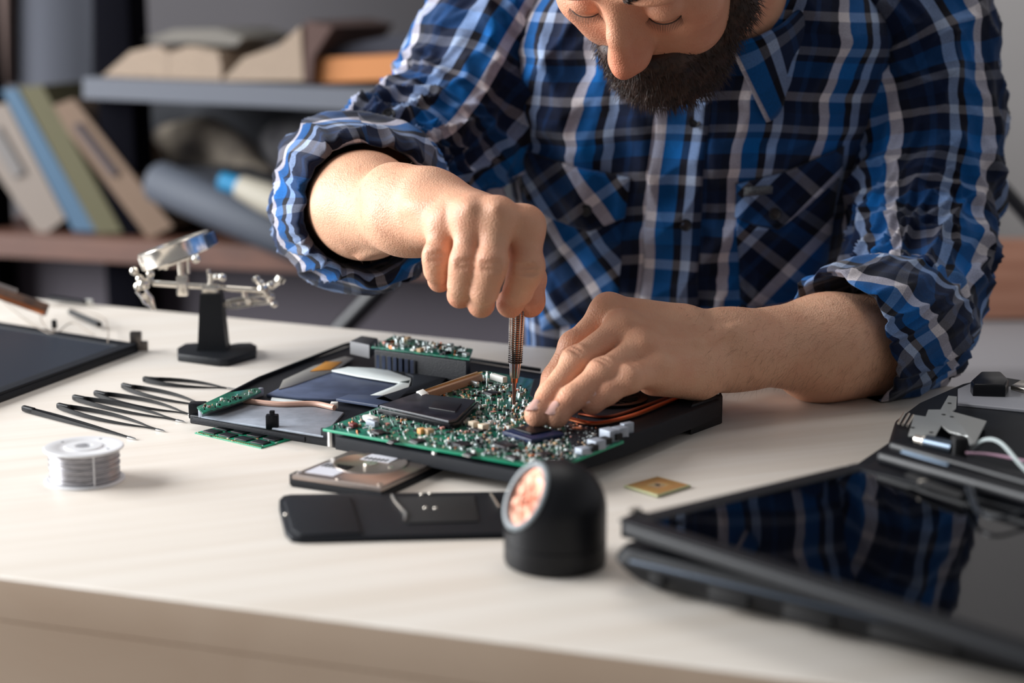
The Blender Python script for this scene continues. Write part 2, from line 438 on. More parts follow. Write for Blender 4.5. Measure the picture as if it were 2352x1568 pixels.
he(F, v, (0, .074, -.103), (.022, .018, .018), .014); he(F, v, (0, .070, -.065), (.030, .024, .026), .016)
for s in (-1, 1): he(F, v, (s*.032, .098, .008), (.017, .014, .012), .012, sub=True)
for s in (-1, 1): he(F, v, (s*.032, .0755, .006), (.0155, .0135, .0125), .003)
hc(F, v, (0, .083, .022), (0, .100, -.004), .0075, .0085, .014); hc(F, v, (0, .100, -.004), (0, .1105, -.028), .0085, .0105, .006)
he(F, v, (0, .112, -.030), (.0094, .0105, .0096), .004)
for s in (-1, 1): he(F, v, (s*.0105, .1005, -.0330), (.0070, .0110, .0078), .010); hc(F, v, (s*.0055, .082, .006), (s*.0082, .0930, -.0280), .0058, .0070, .010)
for s in (-1, 1): he(F, v, (s*.0058, .103, -.0420), (.0030, .005, .003), .003, sub=True)
hc(F, v, (-.022, .082, -.0605), (.022, .082, -.0605), .005, .005, .006); he(F, v, (0, .089, -.060), (.013, .007, .0055), .006); he(F, v, (0, .0875, -.0695), (.016, .0075, .006), .004)
for s in (-1, 1):
    he(F, v, (s*.080, -.014, .002), (.006, .018, .030), .006); he(F, v, (s*.083, -.020, .012), (.006, .017, .018), .004); he(F, v, (s*.079, -.008, -.026), (.0065, .009, .010), .004)
    he(F, v, (s*.086, -.010, .004), (.004, .009, .013), .004, sub=True)
put_cone(F, v, hp(0, -.030, -.045), NECK, .060, .068, .025)
V, Q = surface_net(F); V = relax(V, Q, 2, .5); pieces.append((V, Q)); del F
flush_pts += [(hp(0, .112, -.03), .022, .6), (hp(.045, .06, -.02), .03, .3), (hp(-.045, .06, -.02), .03, .35), (hp(.08, -.01, 0), .03, .5), (hp(-.08, -.01, 0), .03, .5)]
# ---- trunk and upper arms inside the shirt
F = Field([-.20, 1.52, -.28], [.52, 2.02, .46], .007)
v = F.v
SR = D(1150, 70, 1.765); SL = D(2070, 60, 1.69)
CH = (SR+SL)/2
put_cone(F, v, NECK+np.array([-.01, -.01, .0]), CH+np.array([.01, -.01, -.10]), .058, .052, .04)
put_cone(F, v, SR+np.array([.04, 0, -.065]), SL-np.array([.05, 0, .065]), .046, .046, .03)
put_ell(F, v, np.array([CH[0]-.01, 1.80, .16]), (.135, .095, .20), k=.06)
put_ell(F, v, np.array([CH[0]-.02, 1.82, -.10]), (.125, .09, .18), k=.06)
put_chain(F, v, [SR, D(985, 320, 1.72), R['elbow']], [.040, .044, .044], .03)
put_cone(F, v, R['elbow'], R['fore'], .044, .038, .02)
put_chain(F, v, [SL, D(2125, 400, 1.67), D(2125, 730, 1.55)], [.040, .044, .040], .03)
put_cone(F, v, D(2125, 730, 1.55), Le, .040, .036, .02)
V, Q = surface_net(F); V = relax(V, Q, 1, .5); _l = (V[:, 0] > .25) & (V[:, 1] < 1.60); V[_l, 2] = np.maximum(V[_l, 2], .003); pieces.append((V, Q)); del F
VV = []; QQ = []; o = 0
for V, Q in pieces: VV.append(V); QQ.append(Q+o); o += len(V)
VV = np.concatenate(VV); QQ = np.concatenate(QQ); nq = len(QQ)
nv = np.concatenate(nails.v)
fc = [tuple(q) for q in QQ]+[tuple(i+len(VV) for i in f) for f in nails.f]
person = mesh_obj('person', np.concatenate([VV, nv]), fc, [SKIN, NAIL], None, True, 180, mi=[0]*nq+[1]*len(nails.f))
tag(person, 'bearded person in a blue plaid shirt leaning over the desk, holding a screwdriver', 'person')
fl = np.zeros(len(VV)+len(nv), np.float32)
for p, r, a in flush_pts:
    d = np.linalg.norm(VV-p, axis=1); fl[:len(VV)] = np.maximum(fl[:len(VV)], a*np.exp(-(d/r)**2))
hd = np.linalg.norm(VV-HO, axis=1); fl[:len(VV)] += .35*smooth01((.19-hd)/.04)
att = person.data.attributes.new('flush', 'FLOAT', 'POINT'); att.data.foreach_set('value', fl)
# ---- hair, beard, brows
HAIR = mat('dark_hair', (38, 26, 22), .55, col2=(70, 46, 34), vscale=120)
def tri_strands(B, roots, dirs, lens, wid, bend):
    for p, d, l, w, b in zip(roots, dirs, lens, wid, bend):
        d = d/np.linalg.norm(d); s = np.cross(d, b); s /= np.linalg.norm(s)+1e-9; t = np.cross(s, d)
        q = [p, p+d*l*.55+b*l*.12, p+d*l+b*l*.45]
        V = []
        for k, ww in ((0, w), (1, w*.8)): V += [q[k]+s*ww, q[k]-s*ww*.6+t*ww*.8, q[k]-s*ww*.6-t*ww*.8]
        V.append(q[2])
        B.add(V, [(0, 1, 4, 3), (1, 2, 5, 4), (2, 0, 3, 5), (3, 4, 6), (4, 5, 6), (5, 3, 6)])
def head_hair(name, build, mask, n, length, step=.0022, lbl=None, flow=(0, .25, -1.0), wid=.00035):
    F = Field(HO-.17, HO+.17, step); build(F, F.v); V, Q = surface_net(F); V = relax(V, Q, 1)
    V = V+.0012*fbm(V*260, 2)[:, None]*HF
    B = MB(); B.add(V, Q)
    e1 = V[Q[:, 1]]-V[Q[:, 0]]; e2 = V[Q[:, 3]]-V[Q[:, 0]]; nn = np.cross(e1, e2); nn /= np.linalg.norm(nn, axis=1)[:, None]+1e-12
    ce = V[Q].mean(1); loc = ((ce-HO)@HR)/HS
    ok = np.where(mask(loc))[0]; pick = ok[RNG.randint(0, len(ok), n)]
    p = ce[pick]+RNG.normal(size=(n, 3))*step*.4; fl = HR@np.array(flow, float)
    d = nn[pick]*.65+fl*.55+RNG.normal(size=(n, 3))*.22
    tri_strands(B, p-nn[pick]*.001, d, length*(.6+.8*RNG.rand(n)), np.full(n, wid)*(.7+.6*RNG.rand(n)), fl[None, :]+RNG.normal(size=(n, 3))*.3)
    return B.build(name, HAIR, person, ang=180)
def beard(F, v):
    for s in (-1, 1):
        hc(F, v, (s*.069, -.002, .020), (s*.069, .002, -.020), .010, .014, .006)
        hc(F, v, (s*.069, .002, -.020), (s*.054, .030, -.062), .014, .020, .010)
        hc(F, v, (s*.054, .030, -.062), (s*.024, .070, -.098), .020, .023, .012)
        hc(F, v, (s*.003, .0975, -.0540), (s*.026, .085, -.060), .0085, .0105, .008); hc(F, v, (s*.004, .094, -.064), (s*.026, .082, -.070), .009, .011, .008)
        hc(F, v, (s*.028, .080, -.060), (s*.036, .062, -.082), .0095, .017, .012)
    he(F, v, (0, .084, -.094), (.036, .024, .028), .014); he(F, v, (0, .060, -.105), (.046, .034, .020), .014)
head_hair('beard', beard, lambda l: (l[:, 2] < .03) & (np.linalg.norm(l-np.array([0, .02, -.02]), axis=1) > .055), 9000, .0085)
def crown(F, v):
    he(F, v, (0, -.020, .052), (.083, .100, .087), .01); he(F, v, (0, -.045, .02), (.079, .075, .085), .01)
    for s in (-1, 1): he(F, v, (s*.070, .012, .030), (.011, .022, .030), .01)
    sl, P = F.win(F.lo, F.lo+F.step*(F.n-1)); q = ((P-HO)@HR)/HS
    cut = np.maximum(q[..., 1]-.045-.6*(q[..., 2]-.06), -.055-q[..., 2]+.55*q[...,1])
    v[sl] = np.maximum(v[sl], (cut*HS).astype(np.float32))
head_hair('hair', crown, lambda l: np.linalg.norm(l, axis=1) > .07, 5000, .014, .003, flow=(0, -1, .2))
for s in (-1, 1):
    n = 170; t = RNG.rand(n); r = np.array([hp(s*(.014+.036*a), .0925-.020*a**2+.002, .0360+.008*math.sin(a*2.6)-.003*a+RNG.normal()*.0018) for a in t])
    B = MB(); tri_strands(B, r-HF*.002, np.array([HR@np.array([s*.9, .25, .25])+RNG.normal(size=3)*.2 for _ in t]), np.full(n, .008), np.full(n, .00045), np.tile(-HU*.1, (n, 1)))
    B.build('eyebrow', HAIR, person, ang=180)
    B = MB(); arc = [hp(s*.032+.0150*math.sin(a), .0760+.0125*math.cos(a)*.93, -.0005-.0022*math.cos(a)) for a in np.linspace(-1.25, 1.25, 12)]
    B.tube(arc, .00055, 6)
    for a in np.linspace(-1.2, 1.2, 30):
        p0 = hp(s*.032+.0150*math.sin(a), .0762+.0125*math.cos(a)*.93, -.0008-.0022*math.cos(a))
        tri_strands(B, [p0], [HF*.8-HU*.8+HX*math.sin(a)*.5], [.0075], [.0003], [HU*.2])
    B.build('eyelashes', HAIR, person, ang=180)

# fine hairs on the forearms and the backs of the hands
def fur(name, segs, n, L0, seed):
    rg = np.random.RandomState(seed); B = MB(); root = []; dr = []
    V0 = person_V; N0_ = person_N
    for a, b, m in segs:
        ax = b-a; l2 = ax@ax; t = ((V0-a)@ax)/l2; d = np.linalg.norm(V0-a-t[:, None]*ax, axis=1)
        ok = np.where((t > 0) & (t < 1) & (d < .055) & (N0_[:, 1]*.7-N0_[:, 2]*.5 < .1) & (V0[:, 2] > .016))[0]
        if not len(ok): continue
        pk = ok[rg.randint(0, len(ok), m)]; axn = ax/math.sqrt(l2)
        root.append(V0[pk]+rg.normal(size=(m, 3))*.0004); dr.append(axn*.9+N0_[pk]*.28+np.array([0, 0, -.35])+rg.normal(size=(m, 3))*.25)
    root = np.concatenate(root); dr = np.concatenate(dr); m = len(root)
    tri_strands(B, root-dr*.0005, dr, L0*(.5+rg.rand(m)), np.full(m, .00006), np.tile(np.array([0, 0, -.6]), (m, 1)))
    o = B.build(name, mat('arm_hair_brown', (120, 84, 62), .6), person, ang=180); o['kind'] = 'stuff'
person_V = VV
_me = person.data; _n = np.zeros(len(_me.vertices)*3, np.float32); _me.vertex_normals.foreach_get('vector', _n); person_N = _n.reshape(-1, 3)[:len(VV)]
fur('arm_hair', [(Le, Lf, 700), (Lf, Lw, 900), (Lw, D(1560, 790, 1.37), 260)], 0, .0085, 3)
fur('arm_hair', [(R['elbow'], R['fore'], 120), (R['fore'], R['wrist'], 260), (R['wrist'], D(1000, 480, 1.37), 160)], 0, .0075, 5)
# ================================================================== SHIRT
def plaid_material(name='plaid_cotton'):
    m, nt, b = new_mat(name); N = nt.nodes.new; L = nt.links.new
    uv = N('ShaderNodeUVMap'); uv.uv_map = 'UVMap'; sx = N('ShaderNodeSeparateXYZ'); L(uv.outputs[0], sx.inputs[0])
    PER = .084
    def ramp(out, stops):
        d = N('ShaderNodeMath'); d.operation = 'DIVIDE'; d.inputs[1].default_value = PER; L(out, d.inputs[0])
        f = N('ShaderNodeMath'); f.operation = 'FRACT'; L(d.outputs[0], f.inputs[0])
        r = N('ShaderNodeValToRGB'); r.color_ramp.interpolation = 'CONSTANT'; e = r.color_ramp.elements
        e[0].position = 0; e[0].color = lin(stops[0][1]); e[1].position = stops[1][0]; e[1].color = lin(stops[1][1])
        for p, c in stops[2:]: q = e.new(p); q.color = lin(c)
        L(f.outputs[0], r.inputs[0]); return r.outputs[0]
    warp = ramp(sx.outputs[0], [(0, (214, 208, 214)), (.13, (0, 102, 172)), (.34, (18, 14, 22)), (.43, (150, 172, 206)), (.545, (16, 32, 62)), (.68, (22, 52, 92)), (.75, (14, 28, 56)), (.90, (10, 16, 34))])
    weft = ramp(sx.outputs[1], [(0, (158, 154, 160)), (.11, (14, 26, 52)), (.30, (0, 80, 142)), (.50, (14, 18, 30)), (.58, (126, 128, 140)), (.68, (14, 32, 64)), (.84, (9, 16, 34))])
    fac = ramp(sx.outputs[1], [(0, (238, 236, 232)), (.11, (196, 198, 206)), (.30, (206, 212, 222)), (.50, (190, 192, 200)), (.58, (232, 230, 228)), (.68, (198, 200, 208)), (.84, (190, 192, 200))])
    m1 = N('ShaderNodeMix'); m1.data_type = 'RGBA'; m1.blend_type = 'MULTIPLY'; m1.inputs[0].default_value = 1; L(warp, m1.inputs[6]); L(fac, m1.inputs[7])
    mx = N('ShaderNodeMix'); mx.data_type = 'RGBA'; mx.blend_type = 'ADD'; mx.inputs[0].default_value = .34; L(m1.outputs[2], mx.inputs[6]); L(weft, mx.inputs[7])
    tc = N('ShaderNodeTexNoise'); tc.inputs['Scale'].default_value = 900; tc.inputs['Detail'].default_value = 2; L(uv.outputs[0], tc.inputs['Vector'])
    mr = N('ShaderNodeMapRange'); mr.inputs[1].default_value = .3; mr.inputs[2].default_value = .7; mr.inputs[3].default_value = .72; mr.inputs[4].default_value = 1.12; L(tc.outputs[0], mr.inputs[0])
    mu = N('ShaderNodeMix'); mu.data_type = 'RGBA'; mu.blend_type = 'MULTIPLY'; mu.inputs[0].default_value = 1; L(mx.outputs[2], mu.inputs[6])
    cc = N('ShaderNodeCombineColor'); [L(mr.outputs[0], cc.inputs[i]) for i in range(3)]; L(cc.outputs[0], mu.inputs[7])
    L(mu.outputs[2], b.inputs['Base Color'])
    b.inputs['Roughness'].default_value = .85; b.inputs['Specular IOR Level'].default_value = .15; b.inputs['Sheen Weight'].default_value = .12
    n2 = N('ShaderNodeTexNoise'); n2.inputs['Scale'].default_value = 26; n2.inputs['Detail'].default_value = 3; L(uv.outputs[0], n2.inputs['Vector'])
    bp = N('ShaderNodeBump'); bp.inputs['Strength'].default_value = .5; bp.inputs['Distance'].default_value = .006; L(n2.outputs[0], bp.inputs['Height'])
    bp2 = N('ShaderNodeBump'); bp2.inputs['Strength'].default_value = .3; bp2.inputs['Distance'].default_value = .0004; L(tc.outputs[0], bp2.inputs['Height']); L(bp.outputs[0], bp2.inputs['Normal'])
    L(bp2.outputs[0], b.inputs['Normal'])
    return m
PLAID = plaid_material()
LINING = mat('shirt_seam', (30, 44, 74), .9)
BUTTON = mat('shirt_button', (12, 12, 20), .35)
PSI = math.radians(14)
EX = np.array([math.cos(PSI), -math.sin(PSI), 0]); EY = np.array([math.sin(PSI), math.cos(PSI), 0])
ROWS = np.array([  # z, cx, cy, a, b
    (-.28, .170, 1.800, .155, .110), (-.10, .170, 1.795, .152, .112), (0, .170, 1.790, .155, .115), (.10, .174, 1.782, .168, .124),
    (.18, .178, 1.768, .182, .130), (.25, .184, 1.745, .196, .130), (.30, .187, 1.725, .196, .120), (.335, .188, 1.712, .172, .106), (.365, .190, 1.700, .135, .09), (.392, .191, 1.690, .088, .075), (.405, .191, 1.686, .070, .066)])
def rowat(z):
    z = np.asarray(z, float); out = []
    zz = ROWS[:, 0]
    for k in range(1, 5):
        # smooth (monotone-ish) interpolation
        g = np.gradient(ROWS[:, k], zz); i = np.clip(np.searchsorted(zz, z)-1, 0, len(zz)-2)
        h = zz[i+1]-zz[i]; t = np.clip((z-zz[i])/h, 0, 1)
        p0, p1, m0, m1 = ROWS[i, k], ROWS[i+1, k], g[i]*h, g[i+1]*h
        out.append((2*t**3-3*t**2+1)*p0+(t**3-2*t**2+t)*m0+(-2*t**3+3*t**2)*p1+(t**3-t**2)*m1)
    return out
def ridge(n, w=1.8): return np.clip(1-np.abs(n)*w, 0, 1)**1.6
def chest_disp(X, z):
    d = .0085*ridge(noise2(X*11+z*5, z*3.0-X*2, 1.3))+.0065*ridge(noise2(X*17-z*9, z*7+X*5, 5.1))
    d += .009*noise2(X*7+z*3, z*5, 9.9)+.007*ridge(noise2(X*9-z*8, z*9+X*4, 2.7), 2.4)+.003*noise2(X*38+z*12, z*26, 3.1)
    # drag folds running from the right arm pit towards the middle
    for x0, z0, x1, z1, w, a in [(-.15, .235, -.02, .175, .011, .010), (-.16, .20, -.03, .10, .010, .009), (-.14, .14, .0, .04, .011, .008), (.17, .22, .05, .18, .011, .009), (.16, .16, .04, .10, .011, .008), (.15, .08, .02, .03, .010, .007), (-.13, .06, -.02, -.02, .010, .007)]:
        vx, vz = x1-x0, z1-z0; l2 = vx*vx+vz*vz; t = np.clip(((X-x0)*vx+(z-z0)*vz)/l2, 0, 1)
        dist = np.hypot(X-x0-t*vx, z-z0-t*vz); d = d+a*np.exp(-(dist/w)**2)*(1-.5*t)
    return d
def front(X, z):
    """point of the chest surface at local width X (from the body middle) and height z"""
    cx, cy, a, b = rowat(z)
    q = np.clip(np.abs(X)/a, 0, .9995); y = -b*(1-q**2.5)**(1/2.5)-chest_disp(X, z)*smooth01((1-q)*3)
    return np.stack([cx, cy, z], -1)+X[..., None]*EX+y[..., None]*EY
def torso():
    nz, nu = 230, 300
    zs = np.linspace(-.28, .405, nz); V = []; UV = []
    for i, z in enumerate(zs):
        cx, cy, a, b = [float(q) for q in rowat(z)]
        th = np.linspace(-math.pi/2*1, math.pi*1.5, nu, endpoint=False)   # starts at front (-pi/2)
        c, s = np.cos(th), np.sin(th); e = 2/2.5
        X = a*np.sign(c)*np.abs(c)**e; Y = b*np.sign(s)*np.abs(s)**e
        zz = np.full(nu, z); fr = smooth01(-s*2)
        d = chest_disp(X, zz)*np.where(s < 0, smooth01((1-np.abs(X)/a)*3), 0)+(s > 0)*.006*noise2(X*12, zz*7, 2.)
        Y = Y+np.where(s < 0, -d, d)
        P = np.array([cx, cy, z])+X[:, None]*EX+Y[:, None]*EY
        arc = np.concatenate([[0], np.cumsum(np.hypot(np.diff(X), np.diff(Y)))])
        arc = np.where(np.arange(nu) > nu/2, arc-arc[-1]-math.hypot(X[0]-X[-1], Y[0]-Y[-1]), arc)
        V.append(P); UV.append(np.stack([arc, zz+.10*np.clip(z-.2, 0, 1)], 1))
    V = np.concatenate(V); UV = np.concatenate(UV); Fs = []
    for i in range(nz-1):
        for k in range(nu):
            l = (k+1) % nu; Fs.append((i*nu+k, i*nu+l, (i+1)*nu+l, (i+1)*nu+k))
    # seam duplicate is at the back, so the pattern never jumps on the chest
    UV[:, 0] += .010*noise2(V[:, 0]*5, V[:, 2]*5, 4.4)+.02; UV[:, 1] += .012*noise2(V[:, 0]*6, V[:, 2]*4, 7.4)
    return mesh_obj('shirt', V, Fs, PLAID, person, True, 180, uv=UV)
shirt = torso()
shirt['_o'] = [float(q) for q in person['_o']]
def px_to_chest(px, py):
    """the (X, z) of the chest surface seen at a photo position"""
    X, z = 0.0, .15
    Y = 1.64
    for _ in range(12):
        P = D(px, py, Y); z = P[2]; cx, cy, a, b = [float(q) for q in rowat(z)]
        # local X such that the surface point has that world x
        r = np.array([P[0]-cx, P[1]-cy]); X = r[0]*EX[0]+r[1]*EX[1]
        S = front(np.array([np.clip(X, -a*.97, a*.97)]), np.array([z]))[0]; Y = Y+.7*(S[1]-Y)
    return X, z
def patch(name, top, bot, off=.003, rot=0.0, uvo=(0, 0), parent=None, nu=60, nv=60, bulge=0.0, m=None, px=True, wob=0.0):
    """cloth panel lying on the chest between two edge lines"""
    if px: top = [px_to_chest(*p) for p in top]; bot = [px_to_chest(*p) for p in bot]
    def along(L, t):
        L = np.array(L, float); s = np.concatenate([[0], np.cumsum(np.hypot(*np.diff(L, axis=0).T))]); s /= s[-1]
        return np.stack([np.interp(t, s, L[:, 0]), np.interp(t, s, L[:, 1])], -1)
    t = np.linspace(0, 1, nu); T = along(top, t); Bm = along(bot, t)
    v = np.linspace(0, 1, nv)[:, None, None]; G = T[None]*(1-v)+Bm[None]*v
    X, z = G[..., 0], G[..., 1]
    edge = np.minimum(np.minimum(t[None], 1-t[None])*nu*.5, np.minimum(v[..., 0], 1-v[..., 0])*nv*.5); edge = np.clip(edge/2.0, 0, 1)
    o = off*(.25+.75*edge**.5)+bulge*smooth01(edge/6)*1.0+wob*noise2(X*30, z*30, uvo[0]*9)*edge
    S = front(X, z); S = S-EY*o[..., None]
    back = front(X, z)+EY*.002
    V = np.concatenate([S.reshape(-1, 3), back.reshape(-1, 3)]); n = nu*nv; Fs = []
    for i in range(nv-1):
        for k in range(nu-1):
            q = (i*nu+k, (i+1)*nu+k, (i+1)*nu+k+1, i*nu+k+1); Fs.append(q); Fs.append(tuple(n+j for j in q[::-1]))
    ring = [k for k in range(nu)]+[i*nu+nu-1 for i in range(1, nv)]+[(nv-1)*nu+k for k in range(nu-2, -1, -1)]+[i*nu for i in range(nv-2, 0, -1)]
    for a, b in zip(ring, ring[1:]+ring[:1]): Fs.append((a, b, n+b, n+a))
    c, s = math.cos(rot), math.sin(rot)
    U = np.stack([X*c-z*s+uvo[0], X*s+z*c+uvo[1]], -1).reshape(-1, 2); U = np.concatenate([U, U])
    return mesh_obj(name, V, Fs, m or PLAID, parent or shirt, True, 40, uv=U)
PLK = patch('placket', [(1512, 235), (1632, 235)], [(1466, 900), (1600, 900)], .0055, 0, (.016, .0), nu=30, nv=160)
def pocket(top, bot, ftop, fbot, rot, uvo):
    patch('chest_pocket', top, bot, .0035, rot, uvo, bulge=.004, wob=.003)
    patch('pocket_flap', ftop, fbot, .0085, rot, (uvo[0]+.03, uvo[1]+.013), bulge=.003, wob=.003)
pocket([(1190, 400), (1440, 430)], [(1245, 760), (1420, 720)], [(1178, 330), (1310, 380), (1448, 408)], [(1205, 455), (1262, 500), (1352, 532), (1400, 516), (1436, 500)], math.radians(-38), (.02, .0))
pocket([(1692, 470), (1930, 400)], [(1700, 700), (1890, 700)], [(1690, 422), (1800, 395), (1940, 335)], [(1688, 498), (1735, 518), (1790, 528), (1860, 470), (1935, 400)], math.radians(40), (.05, .03))
def button(P, nrm, r=.0058, parent=None):
    B = MB(); B.lathe([(.0001, .0), (r*.55, .0), (r*.62, .0008), (r*.92, .0014), (r, .0004), (r, -.0012), (.0001, -.0016)], P, nrm, 24, close=True)
    for s in (-1, 1):
        for q in (-1, 1):
            B.ball(np.array(P)+np.array([s*r*.25, 0, q*r*.25])+np.array(nrm)*.0004, r*.10, 4)
    return B.build('button', BUTTON, parent or shirt)
for px, py, o in [(1597, 278, .0065), (1577, 515, .0065), (1352, 480, .0125), (1783, 488, .0125)]:
    X, z = px_to_chest(px, py); P = front(np.array([X]), np.array([z]))[0]-EY*o; button(P, -EY)
# woven label above the pocket flap
lb = patch('woven_label', [(1706, 424), (1786, 418)], [(1704, 452), (1786, 447)], .0135, 0, (0, 0), nu=12, nv=8, m=mat('label_fabric', (74, 78, 84), .8, col2=(104, 106, 108), vscale=520))
# ---------------------------------------------------------------- sleeves
def sleeve(name, ctrl, n=200, nu=180, seed=0.0, amp=.007, elbow=.6, clampz=None, circ=.42, uvr=0.0, thick=False, parent=None, fold_dir=0.0, endroll=0.0, uvo=0.0):
    P = catmull([np.append(D(*c[:3]), c[3]) for c in ctrl], max(2, n//(len(ctrl)-1))); n = len(P); R0 = P[:, 3]; P = P[:, :3]
    s = np.concatenate([[0], np.cumsum(np.linalg.norm(np.diff(P, axis=0), axis=1))]); t = s/s[-1]
    T = np.gradient(P, axis=0); T /= np.linalg.norm(T, axis=1)[:, None]
    u = np.array([0, -1.0, 0]); th = np.linspace(0, 2*math.pi, nu+1)
    V = []; UV = []
    for i in range(n):
        u = u-(u@T[i])*T[i]; u /= np.linalg.norm(u); w = np.cross(T[i], u)
        c, sn = np.cos(th), np.sin(th); S = np.full(nu+1, s[i])
        ph = s[i]*28+1.2*np.sin(th+seed)+.8*np.sin(2*th+seed*2)
        big = noise3(np.stack([c*1.1+seed, sn*1.1, S*9], -1))
        rg = ridge(noise3(np.stack([c*1.3+seed*2, sn*1.3+S*6, S*17], -1)), 2.0)
        rg2 = ridge(noise3(np.stack([c*2.6-seed, sn*2.6, S*30+2*c], -1)), 2.2)
        comp = math.exp(-((t[i]-elbow)/.22)**2)
        rg3 = ridge(noise3(np.stack([c*1.7+seed*5+S*9, sn*1.7, S*22-3*sn], -1)), 3.2)
        d = amp*(1.0*big+1.0*(rg-.4)+.5*(rg2-.4)+.9*(rg3-.25)*(.35+comp))+comp*amp*.35*np.sin(ph*1.7)*(.5+big)
        r = R0[i]+d
        V.append(P[i]+r[:, None]*(c[:, None]*u+sn[:, None]*w)); UV.append(np.stack([th/(2*math.pi)*circ+.01*big+uvo, S+.008*big], 1))
    V = np.concatenate(V); UV = np.concatenate(UV); m = nu+1; Fs = []
    for i in range(n-1):
        for k in range(nu): Fs.append((i*m+k, i*m+k+1, (i+1)*m+k+1, (i+1)*m+k))
    if clampz is not None: V[:, 2] = np.where(V[:, 2] < clampz+.004, clampz+.004*np.exp((V[:, 2]-clampz-.004)/.02), V[:, 2])
    if uvr: c, q = math.cos(uvr), math.sin(uvr); UV = UV@np.array([[c, q], [-q, c]])
    return mesh_obj(name, V, Fs, PLAID, parent or shirt, True, 180, uv=UV)
slR = sleeve('sleeve', [(1330, -10, 1.770, .030), (1268, -12, 1.772, .066), (1205, 20, 1.768, .079), (1130, 125, 1.755, .081), (1062, 262, 1.735, .080), (980, 360, 1.705, .079), (900, 422, 1.665, .077), (848, 458, 1.615, .074), (838, 466, 1.575, .071)], seed=1.7, amp=.0085, elbow=.72)
slL = sleeve('sleeve', [(1930, 0, 1.715, .030), (1985, -15, 1.705, .066), (2045, 20, 1.695, .078), (2095, 120, 1.69, .080), (2125, 300, 1.675, .075), (2122, 470, 1.65, .072), (2112, 610, 1.605, .066), (2104, 715, 1.555, .060), (2070, 765, 1.525, .057)], seed=4.1, amp=.0075, elbow=.85, clampz=.0)
def cuff(c0, c1, prof, seed, ua=0.0, amp=.004, clampz=None, uvo=0.0, squash=1.0, tilt=None):
    """rolled-up cuff: outer layers, rolled lip and the lining going back inside"""
    A = D(*c0); B_ = D(*c1); ax = B_-A; L_ = np.linalg.norm(ax); ax /= L_
    u = np.array([0, 0, 1.0]); u -= (u@ax)*ax; u /= np.linalg.norm(u); w = np.cross(ax, u)
    nu = 170; th = np.linspace(0, 2*math.pi, nu+1); V = []; UV = []; vl = 0; last = None
    pr = catmull([np.array([h, r, 0]) for h, r in prof], 9)
    for j, (h, r, _) in enumerate(pr):
        if last is not None: vl += math.hypot((h-last[0])*L_, r-last[1])
        last = (h, r); c, s = np.cos(th), np.sin(th); S = np.full(nu+1, h*L_)
        big = noise3(np.stack([c*1.2+seed, s*1.2, S*8], -1)); rg = ridge(noise3(np.stack([c*2.4+seed, s*2.4, S*14+3*c], -1)), 2.1)
        big2 = noise3(np.stack([c*.8+seed*7, s*.8, S*3], -1)); inn = .35 if j > len(pr)*.66 else 1.0; rr = r*(1+.055*big2*inn)+amp*inn*(1.1*big+1.6*(rg-.35)); hh = h*L_+.006*noise3(np.stack([c*1.5+seed*3, s*1.5, np.zeros(nu+1)], -1))+(tilt*c if tilt else 0)*max(0, h)
        V.append(A+ax*hh[:, None]+rr[:, None]*(c[:, None]*u*squash+s[:, None]*w)); UV.append(np.stack([np.full(nu+1, vl)+.008*big+uvo, th/(2*math.pi)*.42+.01*big], 1))
    V = np.concatenate(V); UV = np.concatenate(UV); m = nu+1; Fs = []
    for i in range(len(pr)-1):
        for k in range(nu): Fs.append((i*m+k, (i*m+k+1), (i+1)*m+k+1, (i+1)*m+k)[::-1])
    if clampz is not None: V[:, 2] = np.maximum(V[:, 2], clampz)
    if ua: cc_, q_ = math.cos(ua), math.sin(ua); UV = UV@np.array([[cc_, q_], [-q_, cc_]])
    return mesh_obj('rolled_cuff', V, Fs, PLAID, shirt, True, 180, uv=UV), (A, ax, u, w)
cR, fr = cuff((816, 455, 1.625), (848, 479, 1.500), [(.10, .066), (.05, .077), (.25, .081), (.55, .0785), (.80, .073), (.97, .066), (1.03, .061), (1.0, .0570), (.92, .0560), (.6, .057), (.3, .057)], 2.2, math.radians(14), uvo=.03)
cL, fl_ = cuff((2085, 750, 1.536), (1938, 784, 1.478), [(-.25, .048), (-.12, .060), (.15, .0640), (.5, .065), (.85, .0645), (1.0, .0630), (1.04, .0600), (.99, .0575), (.9, .0570), (.6, .056), (.2, .054)], 6.3, math.radians(32), clampz=.0012, uvo=.045, tilt=.012)
for c_, n_ in ((D(893, 262, 1.62), (-.1, -.8, .6)), (D(2152, 575, 1.565), (.1, -.95, .2))): button(c_, np.array(n_)/np.linalg.norm(n_), .0065)
